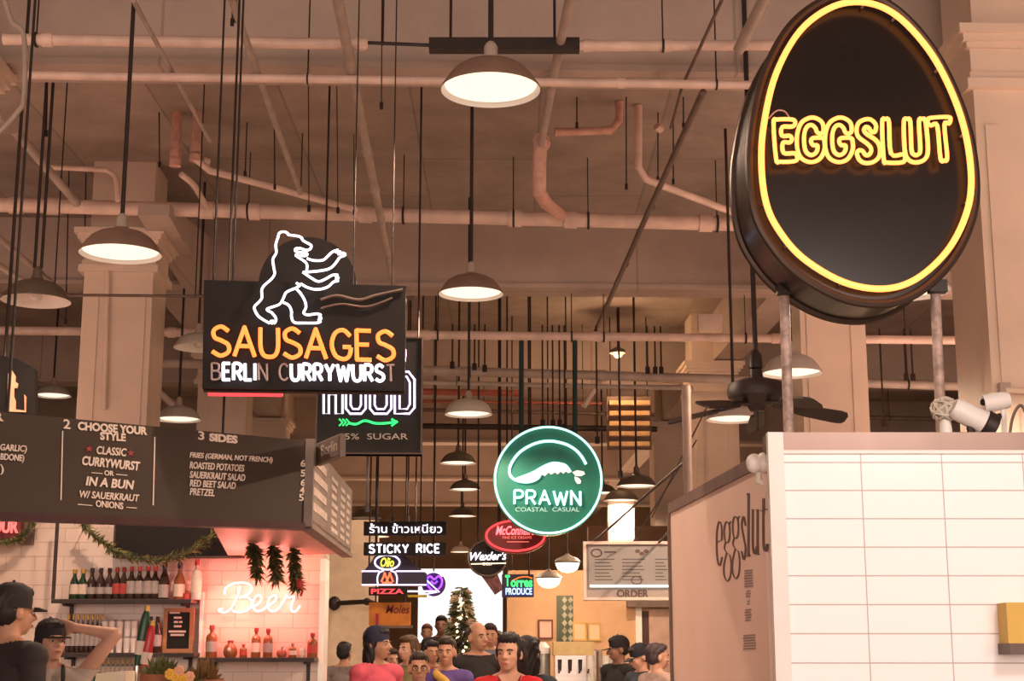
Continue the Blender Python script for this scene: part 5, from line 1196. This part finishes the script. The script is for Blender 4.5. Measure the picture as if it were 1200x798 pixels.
# ================================================================ people
def capsule(mb, a, b, ra, rb, n=12):
    a, b = V(a), V(b); mb.tube([a, a.lerp(b, .5), b], [ra, (ra + rb) / 2, rb], n); mb.ball(a, ra, n); mb.ball(b, rb, n)
def remesh(mb, voxel, smooth=4):
    me = bpy.data.meshes.new('volume'); me.from_pydata(mb.v, [], mb.f); o = bpy.data.objects.new('volume', me); COL.objects.link(o)
    m = o.modifiers.new('r', 'REMESH'); m.mode = 'VOXEL'; m.voxel_size = voxel
    s_ = o.modifiers.new('s', 'SMOOTH'); s_.iterations = smooth; s_.factor = .5
    bpy.context.view_layer.update(); dg = bpy.context.evaluated_depsgraph_get(); r = bpy.data.meshes.new_from_object(o.evaluated_get(dg), depsgraph=dg)
    vs = [v.co.copy() for v in r.vertices]; ns = [v.normal.copy() for v in r.vertices]; fs = [tuple(p.vertices) for p in r.polygons]
    bpy.data.objects.remove(o); bpy.data.meshes.remove(me); bpy.data.meshes.remove(r); return vs, ns, fs
def segd(p, a, b):
    ab = b - a; t = max(0, min(1, (p - a).dot(ab) / max(ab.dot(ab), 1e-9))); return (p - a - ab * t).length
SK = {}
def skin(c):
    k = 'skin %d' % (c[0] * 100)
    return mat(k, c, .5, var=.06, scale=12)
def person(px, py_top, Y, label, body=0, head=0, pitch=0, skin_c=(.50, .27, .19), hair=None, style='short', shirt=(.03, .03, .035), long_sleeves=True, trousers=(.05, .05, .07), hat=None, brim=True, elbows=None, wrists=None, female=False, vox=.0105, group='people', extras=None, wide=1.0, base=0):
    zt = P(px, py_top, Y).z - base; x0 = P(px, py_top + 20, Y).x; topl = 1.765 if hat or hair else 1.74
    s = zt / topl; t0 = V((x0, Y, base)); M3 = Matrix.Rotation(body, 3, 'Z') * 1
    W = lambda p: t0 + (M3 @ V(p)) * s
    Hc = V((0, .0, 1.56)); MH = Matrix.Rotation(head - body, 3, 'Z') @ Matrix.Rotation(pitch, 3, 'X')
    hd = lambda p: Hc + MH @ (V(p) - Hc)
    sw = (.165 if female else .185) * wide
    sh = [V((-sw, .01, 1.40)), V((sw, .01, 1.40))]
    el = [V((-sw - .05, .03, 1.12)), V((sw + .05, .03, 1.12))]; wr = [V((-sw - .04, -.06, .88)), V((sw + .04, -.06, .88))]
    if elbows:
        for i in (0, 1): el[i] = V(elbows[i]) if elbows[i] else el[i]; wr[i] = V(wrists[i]) if wrists[i] else wr[i]
    bones = {}
    mb = MB()
    def bone(n, a, b, ra, rb): bones[n] = (V(a), V(b), (ra + rb) / 2); capsule(mb, a, b, ra, rb)
    tw = wide
    mb.ball((0, .0, .93), (.165 * tw, .115, .14), 20); mb.ball((0, 0, 1.09), (.138 * tw, .098, .17), 20); mb.ball((0, 0, 1.25), (.165 * tw, .112, .19), 20)
    if female: mb.ball((-.07, -.075, 1.25), .062, 14); mb.ball((.07, -.075, 1.25), .062, 14)
    bones['torso'] = (V((0, 0, .92)), V((0, 0, 1.36)), .13); bone('yoke', sh[0], sh[1], .062, .062)
    for i in (0, 1): capsule(mb, (0, .02, 1.47), sh[i] * .8 + V((0, 0, .29)) if False else sh[i].lerp(V((0, .02, 1.46)), .2), .05, .052)
    bone('neck', (0, .02, 1.42), hd((0, .012, 1.56)), .056, .052)
    for i, sd in ((0, -1), (1, 1)):
        bone('uarm%d' % i, sh[i], el[i], .052, .042); bone('farm%d' % i, el[i], wr[i], .041, .027)
        d = (wr[i] - el[i]).normalized(); side_ = d.cross(V((0, 1, 0)) if abs(d.y) < .8 else V((0, 0, 1))).normalized(); nrm = side_.cross(d).normalized()
        pe = wr[i] + d * .085
        for k in (-1.3, -.4, .5, 1.3): capsule(mb, wr[i] + side_ * k * .010, pe + side_ * k * .021, .016, .0135, 8)
        bones['hand%d' % i] = (wr[i], wr[i] + d * .16, .03)
        for k, L in ((-1.5, .062), (-.5, .078), (.5, .084), (1.5, .074)):
            f0 = pe + side_ * k * .0205; f1 = f0 + (d * .92 + nrm * .3).normalized() * L * .55; f2 = f1 + (d * .6 + nrm * .8).normalized() * L * .5
            capsule(mb, f0, f1, .0105, .0098, 8); capsule(mb, f1, f2, .0098, .0088, 8)
        h0 = wr[i] + d * .03 + side_ * .022; h1 = h0 + (side_ * .75 + d * .6 + nrm * .25).normalized() * .045; h2 = h1 + (d * .9 + side_ * .15 + nrm * .3).normalized() * .035
        capsule(mb, h0, h1, .014, .012, 8); capsule(mb, h1, h2, .012, .0098, 8)
        hx = sd * .088
        bone('thigh%d' % i, (hx, 0, .90), (hx * 1.12, -.012, .49), .088, .058); bone('calf%d' % i, (hx * 1.12, -.012, .49), (hx * 1.12, .02, .09), .055, .040)
        bone('foot%d' % i, (hx * 1.12, .045, .045), (hx * 1.3, -.15, .036), .045, .036)
    # head with nose, brow, chin and ears
    def hb(c, r): mb.ball(hd(c), r, 16, MH)
    hb((0, .012, 1.640), (.074, .094, .100)); hb((0, -.028, 1.585), (.060, .066, .085)); hb((0, -.060, 1.528), (.026, .024, .022))
    hb((0, -.080, 1.632), (.052, .016, .012)); hb((-.032, -.066, 1.588), (.026, .020, .022)); hb((.032, -.066, 1.588), (.026, .020, .022))
    capsule(mb, hd((0, -.092, 1.622)), hd((0, -.116, 1.588)), .0100, .0150); hb((-.013, -.100, 1.584), (.010, .010, .008)); hb((.013, -.100, 1.584), (.010, .010, .008)); hb((0, -.088, 1.550), (.026, .012, .013))
    for sd in (-1, 1): hb((sd * .079, .012, 1.600), (.012, .022, .033))
    bones['head'] = (hd((0, 0, 1.58)), hd((0, 0, 1.66)), .08)
    vs, ns, fs = remesh(mb, vox)
    # nearest bone of every vertex
    own = []
    bl = list(bones.items())
    for p in vs:
        best = min(bl, key=lambda kv: segd(p, kv[1][0], kv[1][1]) - kv[1][2]); own.append(best[0])
    root = thing('person', label, 'person', t0, group=group)
    def out(n, vv, ff, m, parent=root):
        q = MB(); q.add([W(p) for p in vv], ff); return q.build(n, m, parent, ang=1.2)
    bo = out('body', vs, fs, skin(skin_c))
    def shell(n, keep, off, col, ztop=9, cond=None):
        idx = {}; vv = []; ff = []
        for f in fs:
            if all(own[i] in keep and vs[i].z < ztop and (cond is None or cond(vs[i])) for i in f):
                g = []
                for i in f:
                    if i not in idx: idx[i] = len(vv); vv.append(vs[i] + ns[i] * off)
                    g.append(idx[i])
                ff.append(g)
        if ff: return out(n, vv, ff, mat(n + ' cloth %d %d %d' % tuple(c * 1000 for c in col), col, .8, var=.15, scale=14))
    keep = {'torso', 'yoke', 'uarm0', 'uarm1'} | ({'farm0', 'farm1'} if long_sleeves else set())
    shell('shirt', keep, .011, shirt, 1.47, lambda p: p.z > .88)
    shell('trousers', {'torso', 'thigh0', 'thigh1', 'calf0', 'calf1'}, .010, trousers, .92)
    shell('shoes', {'foot0', 'foot1'}, .008, (.03, .028, .03))
    # face details
    for sd in (-1, 1):
        q = MB(); q.ball(W(hd((sd * .031, -.0845, 1.612))), (.0125 * s, .009 * s, .0065 * s), 10, M3 @ MH); e_ = q.build('eye', mat('eye white', (.55, .48, .44), .3, var=.02), root)
        q = MB(); q.ball(W(hd((sd * .031, -.0915, 1.612))), (.0058 * s, .004 * s, .0058 * s), 8, M3 @ MH); q.build('iris', M_blk, e_)
        q = MB(); q.tube([W(hd((sd * .014, -.097, 1.632))), W(hd((sd * .032, -.096, 1.638))), W(hd((sd * .05, -.084, 1.632)))], .0042 * s, 6); q.build('eyebrow', mat('dark brow hair', (.03, .018, .012), .7, var=.1), root)
    q = MB(); q.ball(W(hd((0, -.0985, 1.551))), (.022 * s, .006 * s, .0075 * s), 12, M3 @ MH); q.build('lips', mat('lips', (.40, .14, .11), .4, var=.05), root)
    hm = None
    if hair:
        hm = mat('hair %d' % (hair[0] * 1000), hair, .6, var=.3, scale=30, stretch=(1, 1, .2))
        q = MB()
        def b2(c, r): q.ball(hd(c), r, 16, MH)
        if style == 'bald': b2((0, .036, 1.640), (.083, .086, .078))
        else:
            b2((0, .030, 1.664), (.083, .096, .090)); b2((0, .045, 1.615), (.080, .075, .075)); b2((0, -.035, 1.705), (.066, .055, .038))
        if style in ('long', 'bun'):
            for sd in (-1, 1): b2((sd * .066, .02, 1.63), (.020, .055, .062))
        if style == 'long':
            b2((0, .065, 1.52), (.085, .05, .13))
            for sd in (-1, 1): b2((sd * .072, .03, 1.54), (.026, .05, .11))
        if style == 'bun': b2((.07, .085, 1.66), (.045, .045, .045)); b2((.085, .07, 1.60), (.03, .03, .06))
        v2, n2, f2 = remesh(q, .011, 2)
        r_ = random.Random(int(px)); v2 = [p + n * .0035 * math.sin(p.x * 260 + p.z * 60) for p, n in zip(v2, n2)]
        out('hair', v2, f2, hm)
    if hat:
        q = MB(); prof = [(.086, -.040), (.087, 0), (.082, .033), (.067, .062), (.04, .080), (0, .086)]
        Mx = MH @ Matrix.Diagonal((1, 1.14, 1)); q.lathe(prof, hd((0, .014, 1.672)), 24, Mx); q.ball(hd((0, .014, 1.759)), .008, 8)
        hatm = mat('cap cloth %d %d' % (hat[0] * 1000, hat[2] * 1000), hat, .8, var=.15)
        co = out('cap', q.v, q.f, hatm)
        if brim:
            q = MB(); pts = []
            for k in range(13): a = PI * (k / 12); pts.append((math.cos(a) * .078, -.085 - math.sin(a) * .085, 1.650 - .012 * abs(math.cos(a)) ** 2 - .02 * math.sin(a)))
            q.prism([hd(V(p)) for p in pts], [hd(V(p) + V((0, 0, -.008))) for p in pts]); out('cap_brim', q.v, q.f, hatm, co)
    if extras: extras(root, W, hd, M3, MH, s, vs, ns, fs, own, out)
    return root
R_ = math.radians
SKL, SKM, SKD = (.56, .31, .22), (.46, .24, .155), (.30, .15, .10)
BLK, DK = (.014, .010, .011), (.03, .018, .012)
# stall workers
def neck_tag(root, W, hd, M3, MH, s, vs, ns, fs, own, out): pass
person(17, 680, 7.4, 'stall worker in black shirt and black cap seen from behind at the left edge', body=R_(140), head=R_(138), pitch=.03, base=.22, skin_c=SKM, hair=BLK, hat=(.016, .013, .016), shirt=(.022, .016, .017), long_sleeves=False, vox=.009, wide=1.12)
def apron(root, W, hd, M3, MH, s, vs, ns, fs, own, out):
    idx = {}; vv = []; ff = []
    for f in fs:
        if all(own[i] == 'torso' and vs[i].y < .0 and vs[i].z < 1.30 and abs(vs[i].x) < .12 for i in f):
            g = []
            for i in f:
                if i not in idx: idx[i] = len(vv); vv.append(vs[i] + ns[i] * .022)
                g.append(idx[i])
            ff.append(g)
    m = mat('black apron cloth', (.018, .014, .016), .8, var=.15); a = out('apron', vv, ff, m)
    for sd in (-1, 1):
        q = MB(); q.tube(cr([V((sd * .085, -.135, 1.27)), V((sd * .088, -.11, 1.38)), V((sd * .075, -.02, 1.475)), V((sd * .05, .07, 1.45))], 5), .012, 8); out('apron_strap', q.v, q.f, m, a)
person(61, 722, 8.25, 'stall worker with a raised bent arm, black cap and apron over white top', body=R_(10), head=R_(40), pitch=-.10, base=.22, skin_c=SKL, hair=BLK, style='bun', hat=(.018, .013, .014), shirt=(.50, .42, .37), long_sleeves=False, female=True, vox=.009,
       elbows=[None, (.36, -.03, 1.66)], wrists=[None, (.13, .05, 1.70)], extras=apron)
# the crowd in the aisle
person(443, 731, 12.4, 'person in a bright pink jacket and navy cap looking to the right', body=R_(40), head=R_(62), skin_c=SKM, hair=BLK, style='long', hat=(.02, .022, .05), brim=False, shirt=(.56, .085, .13), female=True)
person(491, 760, 11.6, 'young person with dark fringe and glasses in a blue jacket', body=0, head=R_(6), skin_c=SKM, hair=DK, shirt=(.05, .045, .18), female=True,
       extras=lambda root, W, hd, M3, MH, s, *a: [(lambda q: q.build('glasses', M_blk, root))(MB().tube([W(hd(V((sd * .033 + .024 * math.cos(k * PI / 6), -.102, 1.612 + .018 * math.sin(k * PI / 6))))) for k in range(12)], .0028 * s, 6, True)) for sd in (-1, 1)])
person(523, 743, 13.4, 'person with dark swept hair and a yellow scarf behind the man in black', body=R_(-8), head=R_(-6), skin_c=SKM, hair=DK, shirt=(.10, .06, .24), female=True,
       extras=lambda root, W, hd, M3, MH, s, vs, ns, fs, own, out: [(lambda q: out('scarf', q.v, q.f, mat('yellow scarf', (.62, .38, .08), .8, var=.2)))(MB().tube(cr([V((-.09, .03, 1.45)), V((-.05, -.10, 1.42)), V((.03, -.125, 1.36)), V((.05, -.13, 1.22)), V((.03, -.13, 1.08))], 5), .035, 10))])
person(560, 725, 14.3, 'bald man in a plain black shirt in front of the christmas tree', body=R_(20), head=R_(38), skin_c=SKM, hair=(.04, .025, .02), style='bald', shirt=BLK, long_sleeves=False, wide=1.08)
def vneck(root, W, hd, M3, MH, s, vs, ns, fs, own, out):
    idx = {}; vv = []; ff = []
    for f in fs:
        if all(own[i] in ('torso', 'yoke', 'neck') and vs[i].y < -.02 and vs[i].z > 1.24 and abs(vs[i].x) < (vs[i].z - 1.24) * .38 for i in f):
            g = []
            for i in f:
                if i not in idx: idx[i] = len(vv); vv.append(vs[i] + ns[i] * .0135)
                g.append(idx[i])
            ff.append(g)
    if ff: out('open_neckline', vv, ff, skin(SKL))
    q = MB(); q.tube(cr([V((-.075, -.03, 1.475)), V((-.04, -.10, 1.40)), V((0, -.13, 1.27)), V((.04, -.10, 1.40)), V((.075, -.03, 1.475))], 5), .006, 6); out('neckline_trim', q.v, q.f, mat('deep red trim', (.28, .01, .015), .7, var=.1))
person(596, 737, 10.0, 'woman in a red top with dark tied back hair in the middle of the crowd', body=R_(6), head=R_(-14), skin_c=SKL, hair=BLK, style='bun', shirt=(.52, .010, .018), female=True, extras=vneck, vox=.009)
person(620, 742, 11.3, 'person with black hair in a dark jacket right behind the woman in red', body=R_(150), head=R_(150), skin_c=SKM, hair=BLK, style='long', shirt=(.02, .03, .035), female=True)
person(478, 742, 15.5, 'brown haired person in an olive top behind the young person with glasses', body=R_(-30), head=R_(-40), skin_c=SKL, hair=(.09, .04, .02), style='long', shirt=(.20, .17, .08), female=True, vox=.013)
person(404, 750, 18.5, 'dark haired person in a grey patterned jacket at the left of the crowd', body=R_(160), head=R_(160), skin_c=SKM, hair=BLK, shirt=(.20, .16, .16), vox=.013)
person(458, 757, 16.5, 'person in a cream coat half hidden behind the pink jacket', body=R_(20), head=R_(30), skin_c=SKM, hair=DK, style='long', shirt=(.5, .42, .3), female=True, vox=.013)
person(506, 748, 17.3, 'person with black hair in a red jacket behind the crowd', body=R_(15), head=R_(20), skin_c=SKM, hair=BLK, shirt=(.30, .08, .06), vox=.013)
person(517, 719, 26, 'distant tall dark figure left of the christmas tree', body=0, head=0, skin_c=SKD, hair=BLK, shirt=(.03, .025, .03), vox=.018)
person(500, 729, 27, 'distant figure in brown at the left of the bright opening', body=0, head=0, skin_c=SKM, hair=(.12, .05, .025), shirt=(.22, .09, .05), vox=.018)
person(574, 728, 19, 'distant figure in a blue grey coat right of the christmas tree', body=R_(20), head=0, skin_c=SKM, hair=DK, shirt=(.12, .13, .2), vox=.018)
person(583, 737, 20, 'distant person in a pale top behind the woman in red', body=R_(-20), head=0, skin_c=SKM, hair=DK, shirt=(.35, .28, .26), vox=.018)
# cafe side
person(725, 743, 16.4, 'man in a black cap and black shirt at the cafe, turned to the left', body=R_(-50), head=R_(-80), pitch=.12, skin_c=SKD, hair=BLK, hat=BLK, shirt=(.016, .015, .012), long_sleeves=False)
person(751, 752, 15.6, 'cafe customer in a dark cap leaning behind the man in black', body=R_(-60), head=R_(-70), pitch=.35, skin_c=SKL, hair=DK, hat=(.02, .02, .035), shirt=(.05, .06, .08))
person(771, 751, 14.6, 'grey haired person in a pale patterned top beside the blush wall', body=R_(130), head=R_(110), skin_c=SKL, hair=(.05, .035, .04), style='short', shirt=(.42, .30, .26), female=True)
